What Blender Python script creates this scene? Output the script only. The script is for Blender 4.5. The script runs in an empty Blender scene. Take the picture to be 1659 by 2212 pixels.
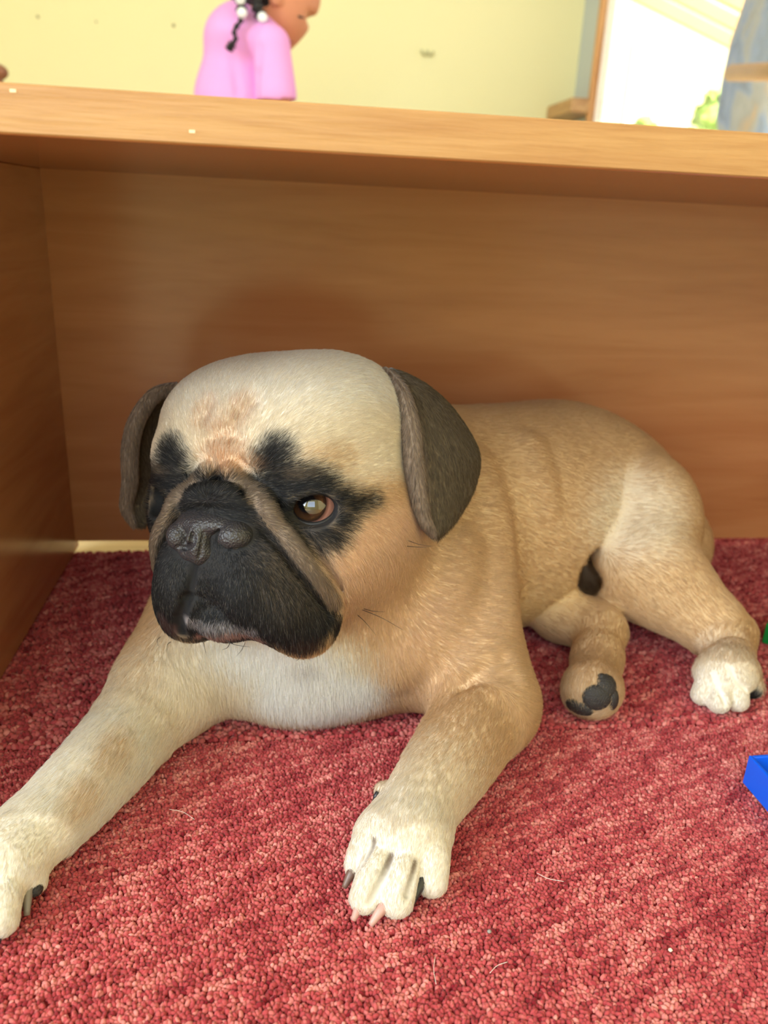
import bpy, math, random
import numpy as np
from mathutils import Matrix, Vector

# ------------------------------------------------------------------ camera, world, light, exposure
scene = bpy.context.scene
COL = scene.collection
IMG_W, IMG_H, FOCAL_PX = 1659.0, 2212.0, 1740.0
CAM_YAW, CAM_PITCH, CAM_ROLL = 0.14072811, 0.35520287, 0.04933785
CAM_POS = np.array([0.0, 0.0, 0.34])


def camera_axes():
    y, p, r = CAM_YAW, CAM_PITCH, CAM_ROLL
    f = np.array([math.sin(y) * math.cos(p), math.cos(y) * math.cos(p), -math.sin(p)])
    rt = np.array([math.cos(y), -math.sin(y), 0.0])
    up = np.cross(rt, f)
    return math.cos(r) * rt + math.sin(r) * up, -math.sin(r) * rt + math.cos(r) * up, f


CR, CU, CF = camera_axes()
cam_data = bpy.data.cameras.new('camera')
cam = bpy.data.objects.new('camera', cam_data)
COL.objects.link(cam)
cam.matrix_world = Matrix(((CR[0], CU[0], -CF[0], CAM_POS[0]), (CR[1], CU[1], -CF[1], CAM_POS[1]),
                           (CR[2], CU[2], -CF[2], CAM_POS[2]), (0, 0, 0, 1)))
cam_data.sensor_fit = 'VERTICAL'
cam_data.sensor_height = 36.0
cam_data.sensor_width = 27.0
cam_data.lens = FOCAL_PX / IMG_H * 36.0
cam_data.clip_start = 0.02
cam_data.dof.use_dof = True
cam_data.dof.focus_distance = 0.445
cam_data.dof.aperture_fstop = 8.0
scene.camera = cam

world = bpy.data.worlds.new('sky')
scene.world = world
world.use_nodes = True
wn = world.node_tree
wn.nodes.clear()
w_out = wn.nodes.new('ShaderNodeOutputWorld')
w_bg = wn.nodes.new('ShaderNodeBackground')
w_sky = wn.nodes.new('ShaderNodeTexSky')
w_sky.sky_type = 'NISHITA'
w_sky.sun_disc = False
w_sky.sun_elevation = math.radians(48)
w_sky.sun_rotation = math.radians(60)
w_bg.inputs['Strength'].default_value = 0.35
wn.links.new(w_sky.outputs['Color'], w_bg.inputs['Color'])
wn.links.new(w_bg.outputs['Background'], w_out.inputs['Surface'])

sun_data = bpy.data.lights.new('sun', 'SUN')
sun_data.energy = 14.0
sun_data.angle = math.radians(0.6)
sun_data.color = (1.0, 0.93, 0.80)
sun = bpy.data.objects.new('sun', sun_data)
COL.objects.link(sun)
sun.rotation_euler = (math.radians(38), math.radians(22), 0.0)

# daylight through the window in the wall behind the photographer
def window_light(name, loc, target, sx, sy, watts, color):
    d = bpy.data.lights.new(name, 'AREA')
    d.shape = 'RECTANGLE'
    d.size, d.size_y, d.energy, d.color = sx, sy, watts, color
    o = bpy.data.objects.new(name, d)
    COL.objects.link(o)
    o.location = loc
    v = Vector(target) - Vector(loc)
    o.rotation_euler = v.to_track_quat('-Z', 'Y').to_euler()
    return o

window_light('window_daylight', (-2.22, -0.95, 1.36), (0.0, -0.95, 1.10), 2.0, 1.46, 114.0, (0.83, 0.92, 1.0))
window_light('window_daylight', (-0.75, -2.22, 1.36), (-0.75, 0.0, 1.15), 1.9, 1.46, 34.0, (0.83, 0.92, 1.0))

scene.view_settings.view_transform = 'Standard'
scene.view_settings.look = 'None'
scene.view_settings.gamma = 1.0
scene.view_settings.use_curve_mapping = False
scene.view_settings.exposure = 0.0

# ------------------------------------------------------------------ helpers
rng = np.random.default_rng(7)


def ray(px, py):
    d = CF * FOCAL_PX + CR * (px - IMG_W / 2) - CU * (py - IMG_H / 2)
    return d / np.linalg.norm(d)


def at_y(px, py, y):
    d = ray(px, py)
    return CAM_POS + d * y / d[1]


def at_z(px, py, z):
    d = ray(px, py)
    return CAM_POS + d * (z - CAM_POS[2]) / d[2]


def at_x(px, py, x):
    d = ray(px, py)
    return CAM_POS + d * x / d[0]


def srgb(r, g, b):
    def f(c):
        c /= 255.0
        return c / 12.92 if c <= 0.04045 else ((c + 0.055) / 1.055) ** 2.4
    return (f(r), f(g), f(b))


def tag(o, label=None, cat=None, group=None, kind=None):
    if label: o['label'] = label
    if cat: o['category'] = cat
    if group: o['group'] = group
    if kind: o['kind'] = kind
    return o


def empty(name, loc=(0, 0, 0), rz=0.0):
    o = bpy.data.objects.new(name, None)
    o.empty_display_size = 0.05
    COL.objects.link(o)
    o.location = loc
    o.rotation_euler = (0, 0, rz)
    return o


def link_mesh(name, me, mat=None, parent=None, smooth=False):
    o = bpy.data.objects.new(name, me)
    COL.objects.link(o)
    if mat is not None:
        me.materials.append(mat)
    if smooth:
        me.shade_smooth()
    if parent is not None:
        o.parent = parent
        if parent.parent is None:      # parts are built in world coordinates
            o.matrix_parent_inverse = Matrix.LocRotScale(parent.location, parent.rotation_euler, parent.scale).inverted()
    return o


def np_mesh(name, verts, quads=None, tris=None):
    """fast mesh from numpy arrays"""
    me = bpy.data.meshes.new(name)
    verts = np.asarray(verts, dtype=np.float32)
    me.vertices.add(len(verts))
    me.vertices.foreach_set('co', verts.ravel())
    lv, ls, lt = [], [], []
    n = 0
    if quads is not None and len(quads):
        q = np.asarray(quads, dtype=np.int32)
        lv.append(q.ravel()); ls.append(np.arange(len(q)) * 4); lt.append(np.full(len(q), 4)); n = len(q) * 4
    if tris is not None and len(tris):
        t = np.asarray(tris, dtype=np.int32)
        lv.append(t.ravel()); ls.append(n + np.arange(len(t)) * 3); lt.append(np.full(len(t), 3))
    lv = np.concatenate(lv); ls = np.concatenate(ls)
    me.loops.add(len(lv))
    me.loops.foreach_set('vertex_index', lv.astype(np.int32))
    me.polygons.add(len(ls))
    me.polygons.foreach_set('loop_start', ls.astype(np.int32))
    me.update(calc_edges=True)
    me.validate()
    return me


class MB:
    """collects boxes, prisms and tubes into one mesh"""
    def __init__(self):
        self.v, self.f = [], []

    def add(self, vs, fs):
        n = len(self.v)
        self.v += [tuple(float(c) for c in v) for v in vs]
        self.f += [tuple(i + n for i in f) for f in fs]
        return self

    def box(self, x0, x1, y0, y1, z0, z1, bev=0.0):
        b = min(bev, (x1 - x0) / 2.01, (y1 - y0) / 2.01, (z1 - z0) / 2.01)
        if b <= 0:
            vs = [(x, y, z) for x in (x0, x1) for y in (y0, y1) for z in (z0, z1)]
            return self.add(vs, [(0, 1, 3, 2), (4, 6, 7, 5), (0, 4, 5, 1), (2, 3, 7, 6), (0, 2, 6, 4), (1, 5, 7, 3)])
        vs, idx = [], {}
        X, Y, Z = (x0, x1), (y0, y1), (z0, z1)
        for i in (0, 1):
            for j in (0, 1):
                for k in (0, 1):
                    sx, sy, sz = (1 if i == 0 else -1), (1 if j == 0 else -1), (1 if k == 0 else -1)
                    for a in range(3):
                        p = [X[i] + sx * b, Y[j] + sy * b, Z[k] + sz * b]
                        p[a] = (X[i], Y[j], Z[k])[a]
                        idx[(i, j, k, a)] = len(vs); vs.append(tuple(p))
        fs = []
        for a in range(3):
            u, w = [(1, 2), (0, 2), (0, 1)][a]
            for s in (0, 1):
                q = []
                for (p, r) in ((0, 0), (1, 0), (1, 1), (0, 1)):
                    key = [0, 0, 0]; key[a] = s; key[u] = p; key[w] = r
                    q.append(idx[(key[0], key[1], key[2], a)])
                fs.append(tuple(q))
        for a in range(3):
            u, w = [(1, 2), (0, 2), (0, 1)][a]
            for p in (0, 1):
                for r in (0, 1):
                    k0 = [0, 0, 0]; k0[u] = p; k0[w] = r
                    k1 = list(k0); k1[a] = 1
                    fs.append((idx[(*k0, u)], idx[(*k1, u)], idx[(*k1, w)], idx[(*k0, w)]))
        for i in (0, 1):
            for j in (0, 1):
                for k in (0, 1):
                    fs.append((idx[(i, j, k, 0)], idx[(i, j, k, 1)], idx[(i, j, k, 2)]))
        return self.add(vs, fs)

    def tube(self, pts, radii, seg=10, caps=True):
        pts = [np.asarray(p, float) for p in pts]
        if np.isscalar(radii): radii = [radii] * len(pts)
        n = len(pts); vs = []; fs = []
        t = pts[1] - pts[0]
        up = np.array([0, 0, 1.0]) if abs(t[2]) < 0.9 * np.linalg.norm(t) else np.array([1.0, 0, 0])
        for i in range(n):
            t = pts[min(i + 1, n - 1)] - pts[max(i - 1, 0)]
            t = t / (np.linalg.norm(t) + 1e-12)
            a = np.cross(up, t); a /= np.linalg.norm(a) + 1e-12
            b = np.cross(t, a); up = b
            for s in range(seg):
                w = 2 * math.pi * s / seg
                vs.append(pts[i] + radii[i] * (math.cos(w) * a + math.sin(w) * b))
        for i in range(n - 1):
            for s in range(seg):
                s2 = (s + 1) % seg
                fs.append((i * seg + s, i * seg + s2, (i + 1) * seg + s2, (i + 1) * seg + s))
        if caps:
            fs.append(tuple(range(seg))[::-1]); fs.append(tuple((n - 1) * seg + s for s in range(seg)))
        return self.add(vs, fs)

    def build(self, name, mat=None, parent=None, smooth=False):
        me = bpy.data.meshes.new(name)
        me.from_pydata(self.v, [], self.f)
        me.update()
        import bmesh
        bm = bmesh.new(); bm.from_mesh(me)
        bmesh.ops.recalc_face_normals(bm, faces=bm.faces)
        bm.to_mesh(me); bm.free()
        return link_mesh(name, me, mat, parent, smooth)


def box_obj(name, dims, mat, parent=None, bev=0.0):
    return MB().box(*dims, bev=bev).build(name, mat, parent)


# ------------------------------------------------------------------ materials
def new_mat(name):
    m = bpy.data.materials.new(name)
    m.use_nodes = True
    nt = m.node_tree
    b = nt.nodes['Principled BSDF']
    return m, nt, b


def plain(name, color, rough=0.6, spec=0.5, noise=0.0, scale=20.0, bump=0.0, bump_scale=200.0):
    m, nt, b = new_mat(name)
    b.inputs['Base Color'].default_value = (*color, 1)
    b.inputs['Roughness'].default_value = rough
    b.inputs['Specular IOR Level'].default_value = spec
    tc = nt.nodes.new('ShaderNodeTexCoord')
    if noise > 0:
        n = nt.nodes.new('ShaderNodeTexNoise'); n.inputs['Scale'].default_value = scale
        n.inputs['Detail'].default_value = 4
        mx = nt.nodes.new('ShaderNodeMix'); mx.data_type = 'RGBA'
        mx.inputs['A'].default_value = (*[c * (1 - noise) for c in color], 1)
        mx.inputs['B'].default_value = (*[min(1, c * (1 + noise)) for c in color], 1)
        nt.links.new(tc.outputs['Object'], n.inputs['Vector'])
        nt.links.new(n.outputs['Fac'], mx.inputs['Factor'])
        nt.links.new(mx.outputs['Result'], b.inputs['Base Color'])
    if bump > 0:
        n2 = nt.nodes.new('ShaderNodeTexNoise'); n2.inputs['Scale'].default_value = bump_scale
        bp = nt.nodes.new('ShaderNodeBump'); bp.inputs['Strength'].default_value = bump
        bp.inputs['Distance'].default_value = 0.002
        nt.links.new(tc.outputs['Object'], n2.inputs['Vector'])
        nt.links.new(n2.outputs['Fac'], bp.inputs['Height'])
        nt.links.new(bp.outputs['Normal'], b.inputs['Normal'])
    return m


def wood(name, light, dark, axis=(1.2, 16, 16), rough=0.42, bump=0.05, flecks=0.35):
    m, nt, b = new_mat(name)
    tc = nt.nodes.new('ShaderNodeTexCoord')
    mp = nt.nodes.new('ShaderNodeMapping'); mp.inputs['Scale'].default_value = axis
    n = nt.nodes.new('ShaderNodeTexNoise'); n.inputs['Scale'].default_value = 3.0
    n.inputs['Detail'].default_value = 6; n.inputs['Distortion'].default_value = 0.8
    n2 = nt.nodes.new('ShaderNodeTexNoise'); n2.inputs['Scale'].default_value = 16.0
    n2.inputs['Detail'].default_value = 3
    mx = nt.nodes.new('ShaderNodeMix'); mx.data_type = 'RGBA'
    mx.inputs['A'].default_value = (*dark, 1); mx.inputs['B'].default_value = (*light, 1)
    rmp = nt.nodes.new('ShaderNodeValToRGB')
    rmp.color_ramp.elements[0].position = 0.30; rmp.color_ramp.elements[1].position = 0.62
    mx2 = nt.nodes.new('ShaderNodeMix'); mx2.data_type = 'RGBA'; mx2.blend_type = 'MULTIPLY'
    mx2.inputs['B'].default_value = (0.80, 0.72, 0.62, 1)
    r2 = nt.nodes.new('ShaderNodeValToRGB')
    r2.color_ramp.elements[0].position = 0.52; r2.color_ramp.elements[1].position = 0.75
    r2.color_ramp.elements[1].color = (flecks, flecks, flecks, 1)
    L = nt.links.new
    L(tc.outputs['Object'], mp.inputs['Vector']); L(mp.outputs['Vector'], n.inputs['Vector'])
    L(mp.outputs['Vector'], n2.inputs['Vector'])
    L(n.outputs['Fac'], rmp.inputs['Fac']); L(rmp.outputs['Color'], mx.inputs['Factor'])
    L(mx.outputs['Result'], mx2.inputs['A']); L(n2.outputs['Fac'], r2.inputs['Fac'])
    L(r2.outputs['Color'], mx2.inputs['Factor']); L(mx2.outputs['Result'], b.inputs['Base Color'])
    b.inputs['Roughness'].default_value = rough
    bp = nt.nodes.new('ShaderNodeBump'); bp.inputs['Strength'].default_value = bump
    bp.inputs['Distance'].default_value = 0.002
    L(n2.outputs['Fac'], bp.inputs['Height']); L(bp.outputs['Normal'], b.inputs['Normal'])
    return m


def attr_mat(name, attr='col', rough=0.6, spec=0.3, sheen=0.0, bump=0.0, bump_scale=900.0, vary=0.0, vary_scale=300.0):
    """material that takes its own pigment from a colour attribute"""
    m, nt, b = new_mat(name)
    a = nt.nodes.new('ShaderNodeAttribute'); a.attribute_name = attr
    L = nt.links.new
    out = a.outputs['Color']
    tc = nt.nodes.new('ShaderNodeTexCoord')
    if vary > 0:
        n = nt.nodes.new('ShaderNodeTexNoise'); n.inputs['Scale'].default_value = vary_scale
        mr = nt.nodes.new('ShaderNodeMapRange')
        mr.inputs['To Min'].default_value = 1 - vary; mr.inputs['To Max'].default_value = 1 + vary
        vm = nt.nodes.new('ShaderNodeVectorMath'); vm.operation = 'SCALE'
        L(tc.outputs['Object'], n.inputs['Vector']); L(n.outputs['Fac'], mr.inputs['Value'])
        L(out, vm.inputs[0]); L(mr.outputs['Result'], vm.inputs['Scale'])
        out = vm.outputs['Vector']
    L(out, b.inputs['Base Color'])
    b.inputs['Roughness'].default_value = rough
    b.inputs['Specular IOR Level'].default_value = spec
    if sheen > 0:
        b.inputs['Sheen Weight'].default_value = sheen
        b.inputs['Sheen Roughness'].default_value = 0.5
    if bump > 0:
        n2 = nt.nodes.new('ShaderNodeTexNoise'); n2.inputs['Scale'].default_value = bump_scale
        bp = nt.nodes.new('ShaderNodeBump'); bp.inputs['Strength'].default_value = bump
        bp.inputs['Distance'].default_value = 0.001
        L(tc.outputs['Object'], n2.inputs['Vector']); L(n2.outputs['Fac'], bp.inputs['Height'])
        L(bp.outputs['Normal'], b.inputs['Normal'])
    return m

# ------------------------------------------------------------------ the room
M_wall = plain('wall_paint_yellow', srgb(240, 233, 184), 0.85, 0.2, noise=0.025, scale=1.3)
M_wall_side = plain('wall_paint_pale', srgb(196, 204, 206), 0.85, 0.2, noise=0.02, scale=2)
M_ceiling = plain('ceiling_paint', srgb(236, 234, 226), 0.9, 0.2)
M_floor = wood('pale_laminate', srgb(214, 188, 140), srgb(190, 160, 112), axis=(2, 14, 14), rough=0.5)
M_frame = wood('window_frame_wood', srgb(214, 160, 104), srgb(182, 124, 72), axis=(16, 16, 1.2), rough=0.45)
M_white = plain('white_gloss_paint', srgb(228, 228, 222), 0.5)
M_glass, nt, b = new_mat('window_glass')
b.inputs['Base Color'].default_value = (1, 1, 1, 1)
b.inputs['Roughness'].default_value = 0.0
b.inputs['IOR'].default_value = 1.45
b.inputs['Transmission Weight'].default_value = 1.0

RX0, RX1, RY0, RY1, RZ = -2.3, 1.183, -2.3, 3.2, 2.6
XW = 1.083

def struct(o):
    o['kind'] = 'structure'
    return o

struct(box_obj('floor', (RX0 - .1, RX1 + .1, RY0 - .1, RY1 + .1, -0.06, -0.008), M_floor))
struct(box_obj('ceiling', (RX0 - .1, RX1 + 1.2, RY0 - .1, RY1 + .1, RZ, RZ + .1), M_ceiling))  # overhang beyond the right wall is added to keep the sun out
wall_back = struct(box_obj('wall_back', (RX0, XW + .1, RY1, RY1 + .1, 0, RZ), M_wall))
mb = MB()
mb.box(RX0 - .1, RX0, RY0, RY1 + .1, 0, .62).box(RX0 - .1, RX0, RY0, RY1 + .1, 2.1, RZ)
mb.box(RX0 - .1, RX0, RY0, -1.97, .62, 2.1).box(RX0 - .1, RX0, 0.07, RY1 + .1, .62, 2.1)
struct(mb.build('wall_left', M_wall))
# right side: pale stub of wall by the corner, then the glazed opening, then wall again beside the photographer
PX = 1.06
struct(box_obj('wall_right', (XW, XW + .020, 2.955, RY1, 0, RZ), M_wall_side))
mb = MB().box(XW, XW + .1, RY0, 0.9, 0, RZ).box(XW, XW + .1, 0.9, 2.955, 2.2, RZ)
struct(mb.build('wall_right_front', M_wall))
# rear wall with a window (behind the photographer)
mb = MB()
y0, y1 = RY0 - .1, RY0
mb.box(RX0, RX1, y0, y1, 0, 0.62).box(RX0, RX1, y0, y1, 2.1, RZ)
for a, c in ((RX0, -1.72), (0.22, RX1)):
    mb.box(a, c, y0, y1, 0.62, 2.1)
struct(mb.build('wall_rear', M_wall))

# glazed opening on the right: frame posts, rail, panes
win = empty('window_1', (PX, 1.8, 0))
struct(win)
yp0, yp1 = 2.928, 2.955
MB().box(PX - .012, PX + .016, yp0, yp1, 0.0, 2.2, bev=.004).build('frame_post', M_frame, win)
MB().box(PX - .012, PX + .03, 1.62, 1.67, 0.0, 2.2, bev=.004).build('frame_post', M_frame, win)
MB().box(PX - .012, PX + .03, 0.9, 0.95, 0.0, 2.2, bev=.004).build('frame_post', M_frame, win)
MB().box(PX - .012, PX + .03, 0.95, 1.62, 0.0, 0.12, bev=.004).build('bottom_rail', M_frame, win)
MB().box(PX - .012, PX + .03, 1.67, 2.928, 0.0, 0.12, bev=.004).build('bottom_rail', M_frame, win)
MB().box(PX - .012, PX + .03, 0.95, 2.928, 2.08, 2.2, bev=.004).build('top_rail', M_frame, win)
MB().box(PX + .004, PX + .012, 1.67, 2.928, 0.12, 2.08).build('pane', M_glass, win)
MB().box(PX + .004, PX + .012, 0.95, 1.62, 0.12, 2.08).build('pane', M_glass, win)
MB().box(PX + .016, XW + .02, yp0 + .004, yp1, 0.0, 2.2).build('frame_lining', M_white, win)
# windows behind the photographer and to the left
a, c = -1.72, 0.22
w = struct(empty('window_2', ((a + c) / 2, RY0, 0.62)))
MB().box(a, c, RY0 - .08, RY0 - .02, .62, .68).box(a, c, RY0 - .08, RY0 - .02, 2.04, 2.1).box(a, a + .06, RY0 - .08, RY0 - .02, .68, 2.04) \
    .box(c - .06, c, RY0 - .08, RY0 - .02, .68, 2.04).build('frame', M_white, w)
a, c = -1.97, 0.07
w = struct(empty('window_3', (RX0, (a + c) / 2, 0.62)))
x0, x1 = RX0 - .08, RX0 - .02
MB().box(x0, x1, a, c, .62, .68).box(x0, x1, a, c, 2.04, 2.1).box(x0, x1, a, a + .06, .68, 2.04).box(x0, x1, c - .06, c, .68, 2.04).build('frame', M_white, w)
# ledge along the right wall by the corner
M_ledge = wood('ledge_wood', srgb(196, 154, 104), srgb(168, 124, 80), axis=(14, 1.5, 14), rough=0.45)
tag(box_obj('wall_ledge', (0.985, XW - .001, 2.935, RY1, 0.690, 0.735), M_ledge, bev=.004),
    'short brown wooden ledge in the corner beside the window frame', 'ledge')

# marks on the yellow wall: plugs and a double hook
M_mark = plain('grey_plug', srgb(168, 160, 118), 0.7)
for px, py, r in ((375, 55, .0065), (82, 36, .006), (208, 47, .004)):
    p = at_y(px, py, RY1)
    MB().tube([p + np.array([0, .004, 0]), p + np.array([0, -.003, 0])], [r, r * .8], 12).build('wall_plug', M_mark, wall_back, True)
M_hookmetal = plain('hook_metal', srgb(188, 184, 138), 0.45)
hk = empty('wall_hook', tuple(at_y(923, 112, RY1 - .004)))
tag(hk, 'small pale double hook on the yellow wall right of the girl', 'hook')
c = at_y(923, 112, RY1 - .008)
for s in (-1, 1):
    pts = [c + np.array([s * .0105 + .010 * math.cos(t), -.003, .010 * math.sin(t)]) for t in np.linspace(math.pi * .85, math.pi * 2.1, 10)]
    MB().tube(pts, .0036, 8).build('hook_arm', M_hookmetal, hk, True)
MB().box(c[0] - .02, c[0] + .02, RY1 - .006, RY1, c[2] - .008, c[2] + .004, bev=.001).build('back_plate', M_wall, hk)

# ------------------------------------------------------------------ outside the window
M_terrace = plain('terrace_stone', srgb(236, 226, 196), 0.9, 0.2, noise=.06, scale=3)
M_house = plain('cream_render', srgb(244, 234, 190), 0.9, 0.2, noise=.03, scale=2)
M_beam = plain('pale_timber', srgb(226, 186, 124), 0.7, 0.3, noise=.1, scale=5)
M_leaf = plain('leaf_green', srgb(214, 240, 150), 0.7, 0.3, noise=.1, scale=30)
struct(box_obj('ground', (XW + .1, 14, -6, 16, -0.2, -0.10), M_terrace))
hs = tag(empty('house', (6.6, 8.6, -.1)), 'pale cream house wall seen overexposed through the window', 'house')
MB().box(3.0, 12, 9.0, 9.3, -.1, 4.2).build('wall', M_house, hs)
for x in (3.6, 5.0):
    f = MB().box(x, x + .7, 8.96, 9.02, .9, 2.1, bev=.01).build('window', M_white, hs)
pg = tag(empty('pergola', (2.6, 6.0, -.1)), 'pale timber porch roof of slanting beams outside the window', 'pergola')
for i in range(9):
    y = 3.7 + .5 * i; h = .05 * i
    MB().add([(x, yy, z + dz) for x, z in ((1.35, 2.30 + h), (5.6, .95 + h)) for yy in (y, y + .07) for dz in (0, .10)],
             [(0, 1, 3, 2), (4, 6, 7, 5), (0, 4, 5, 1), (2, 3, 7, 6), (0, 2, 6, 4), (1, 5, 7, 3)]).build('rafter', M_beam, pg)
MB().box(1.28, 1.36, 3.6, 8.0, 2.30, 2.46).build('ledger_board', M_beam, pg)
for y in (3.72, 7.7):
    MB().box(5.45, 5.52, y, y + .07, -.1, 1.0 + .05 * (y - 3.7) * 2, bev=.01).build('post', M_beam, pg)
MB().box(1.30, 1.37, 7.9, 7.97, -.1, 2.32, bev=.01).build('post', M_beam, pg)

def bush(name, c, r, h, label, n=420, seed=1):
    g = np.random.default_rng(seed)
    root = tag(empty(name, (c[0], c[1], c[2])), label, 'bush', 'bushes outside the window')
    th = g.uniform(0, 2 * math.pi, n); ph = np.arccos(g.uniform(-.3, 1, n)); rr = r * g.uniform(.6, 1.05, n)
    P = np.stack([c[0] + rr * np.sin(ph) * np.cos(th), c[1] + rr * np.sin(ph) * np.sin(th), c[2] + h * .5 + h * .55 * np.cos(ph)], 1)
    V, T = [], []
    for i, p in enumerate(P):
        a = g.normal(size=3); a /= np.linalg.norm(a); bb = np.cross(a, g.normal(size=3)); bb /= np.linalg.norm(bb)
        L_, W_ = .09, .035
        k = len(V)
        V += [p - a * L_ * .5, p + bb * W_, p + a * L_ * .5, p - bb * W_]; T.append((k, k + 1, k + 2, k + 3))
    lo = link_mesh('foliage', np_mesh('foliage', np.array(V), quads=T), M_leaf, root)
    lo['kind'] = 'stuff'
    mb = MB()
    for k in range(5):
        q = P[k * 7]
        mb.tube([np.array(c, float), (np.array(c) + q) / 2, q], [.015, .01, .004], 6)
    mb.build('stem', plain('stem_brown', srgb(110, 84, 54), .8), root, True)
    return root

q = at_x(1548, 230, 2.5)
bush('bush', (q[0], q[1], -.1), .17, q[2] + .12, 'pale green sunlit bush at the foot of the mottled trunk outside')
q = at_x(1395, 268, 1.9)
bush('bush', (q[0], q[1], -.1), .12, q[2] + .08, 'small sunlit bush below the pergola outside the window', n=200, seed=3)

# mottled trunk under the porch at the right edge, with a timber rail in front of it
m, nt, b = new_mat('mottled_bark')
tc = nt.nodes.new('ShaderNodeTexCoord')
mp = nt.nodes.new('ShaderNodeMapping'); mp.inputs['Scale'].default_value = (1, 1, .6)
v1 = nt.nodes.new('ShaderNodeTexNoise'); v1.inputs['Scale'].default_value = 8; v1.inputs['Detail'].default_value = 3
v1.inputs['Distortion'].default_value = 1.2
cr = nt.nodes.new('ShaderNodeValToRGB')
el = cr.color_ramp.elements
el[0].position = .30; el[0].color = (*srgb(110, 128, 156), 1)
el[1].position = .72; el[1].color = (*srgb(190, 160, 128), 1)
for pos, c in ((.42, (134, 156, 196)), (.50, (168, 172, 178)), (.60, (150, 156, 166))):
    e = el.new(pos); e.color = (*srgb(*c), 1)
nt.links.new(tc.outputs['Object'], mp.inputs['Vector']); nt.links.new(mp.outputs['Vector'], v1.inputs['Vector'])
nt.links.new(v1.outputs['Fac'], cr.inputs['Fac']); nt.links.new(cr.outputs['Color'], b.inputs['Base Color'])
b.inputs['Roughness'].default_value = .85
M_bark = m
q0, q1 = at_x(1553, 275, 1.75), at_x(1603, 0, 1.75)
pts, rad = [], []
R0 = .26
for t in np.linspace(-2.6, 6.0, 30):
    p = q0 + (q1 - q0) * t
    wob = .02 * math.sin(t * 4.1) + .012 * math.sin(t * 9.7)
    if -.15 > p[2]: continue
    pts.append(np.array([p[0] + R0 * .80, p[1] - R0 * .62, p[2]])); rad.append(R0 + wob)
tr = MB().tube(pts, rad, 28).build('tree_trunk', M_bark, None, True)
tag(tr, 'mottled blue-grey and tan trunk outside the window at the right edge', 'trunk')
p0 = at_x(1583, 158, 1.5); p1 = at_x(1759, 152, 1.35)
rl = MB().tube([p0, (p0 + p1) / 2, p1], .026, 10).build('timber_rail', plain('brown_rail', srgb(186, 136, 92), .7, noise=.12, scale=20), None, True)
tag(rl, 'brown wooden rail crossing the mottled trunk outside', 'rail')

# rounded brown thing that peeks in at the left edge above the board
M_brown = plain('brown_lacquer', srgb(150, 100, 74), .5)
ch = tag(empty('chair_post', (-.60, 2.0, 0)), 'brown rounded post end peeking in at the left edge above the board', 'post')
c = at_y(-8, 155, 2.0)
MB().tube([(c[0], c[1], 0), (c[0], c[1], c[2] - .014), (c[0], c[1], c[2] - .010)], [.012, .012, .012], 12).build('shaft', M_brown, ch, True)
k = [(c[0], c[1], c[2] + .016 * math.sin(t)) for t in np.linspace(-1.5, 1.5, 9)]
MB().tube(k, [.023 * math.cos(t) + .001 for t in np.linspace(-1.5, 1.5, 9)], 14).build('knob', M_brown, ch, True)

# ------------------------------------------------------------------ the low shelf unit
M_lam = wood('beech_laminate', srgb(192, 131, 86), srgb(176, 113, 70), axis=(1.0, 10, 10), rough=0.20, bump=0.01, flecks=.25)
M_lam_side = wood('beech_laminate_side', srgb(192, 131, 86), srgb(176, 113, 70), axis=(10, 1.0, 10), rough=0.20, bump=0.01, flecks=.25)
M_edge = wood('beech_edge', srgb(182, 138, 86), srgb(160, 112, 64), axis=(1.6, 8, 22), rough=0.5, bump=0.25, flecks=.6)
SX0, SX1, SYF, SYB, ZU, ZT = -0.205, 0.86, 0.372, 0.795, 0.3625, 0.3815
unit = tag(empty('low_shelf', ((SX0 + SX1) / 2, (SYF + SYB) / 2, 0)), 'low beech shelf unit with a thick top board sheltering the dog', 'shelf')
MB().box(SX0 - .018, SX1 + .018, SYF + .0012, SYB + .012, ZU, ZT, bev=.0012).build('top_board', M_lam, unit)
ed = MB().box(SX0 - .018, SX1 + .018, SYF, SYF + .0016, ZU + .0004, ZT - .0002, bev=.0006).build('edge_band', M_edge, unit)
ed['label'] = 'pale worn front edge of the top board'
MB().box(SX0, SX1, SYB, SYB + .008, .0105, ZU).build('back_panel', M_lam, unit)
MB().box(SX0 - .018, SX0, SYF + .004, SYB + .012, 0.0, ZU, bev=.0008).build('side_panel', M_lam_side, unit)
MB().box(SX1, SX1 + .018, SYF + .004, SYB + .012, 0.0, ZU, bev=.0008).build('side_panel', M_lam_side, unit)
# small chips on the front edge
M_chip = plain('bare_chipboard', srgb(240, 214, 176), .8)
for px, py in ((415, 284), (28, 196)):
    p = at_y(px, py, SYF)
    MB().box(p[0] - .0012, p[0] + .0012, SYF - .0002, SYF + .001, p[2] - .0006, p[2] + .0006).build('chip', M_chip, unit)

# ------------------------------------------------------------------ carpet
M_backing = plain('carpet_backing', srgb(110, 28, 32), .95, .1)
CX0, CX1, CY0 = -0.62, 0.98, 0.06  # near edge cut short, out of view, so pale floor bounces light up
def carpet_edge(x): return 0.7935 + 0.05 * (x + 0.205)
rug = empty('carpet', (-.4, -.4, 0)); tag(rug, 'red flecked loop-pile carpet covering the floor', 'carpet')
MB().add([(CX0, CY0, -.008), (CX1, CY0, -.008), (CX1, carpet_edge(CX1), -.008), (CX0, carpet_edge(CX0), -.008),
          (CX0, CY0, -.0034), (CX1, CY0, -.0034), (CX1, carpet_edge(CX1), -.0034), (CX0, carpet_edge(CX0), -.0034)],
         [(0, 3, 2, 1), (4, 5, 6, 7), (0, 1, 5, 4), (1, 2, 6, 5), (2, 3, 7, 6), (3, 0, 4, 7)]).build('backing', M_backing, rug)


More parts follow.
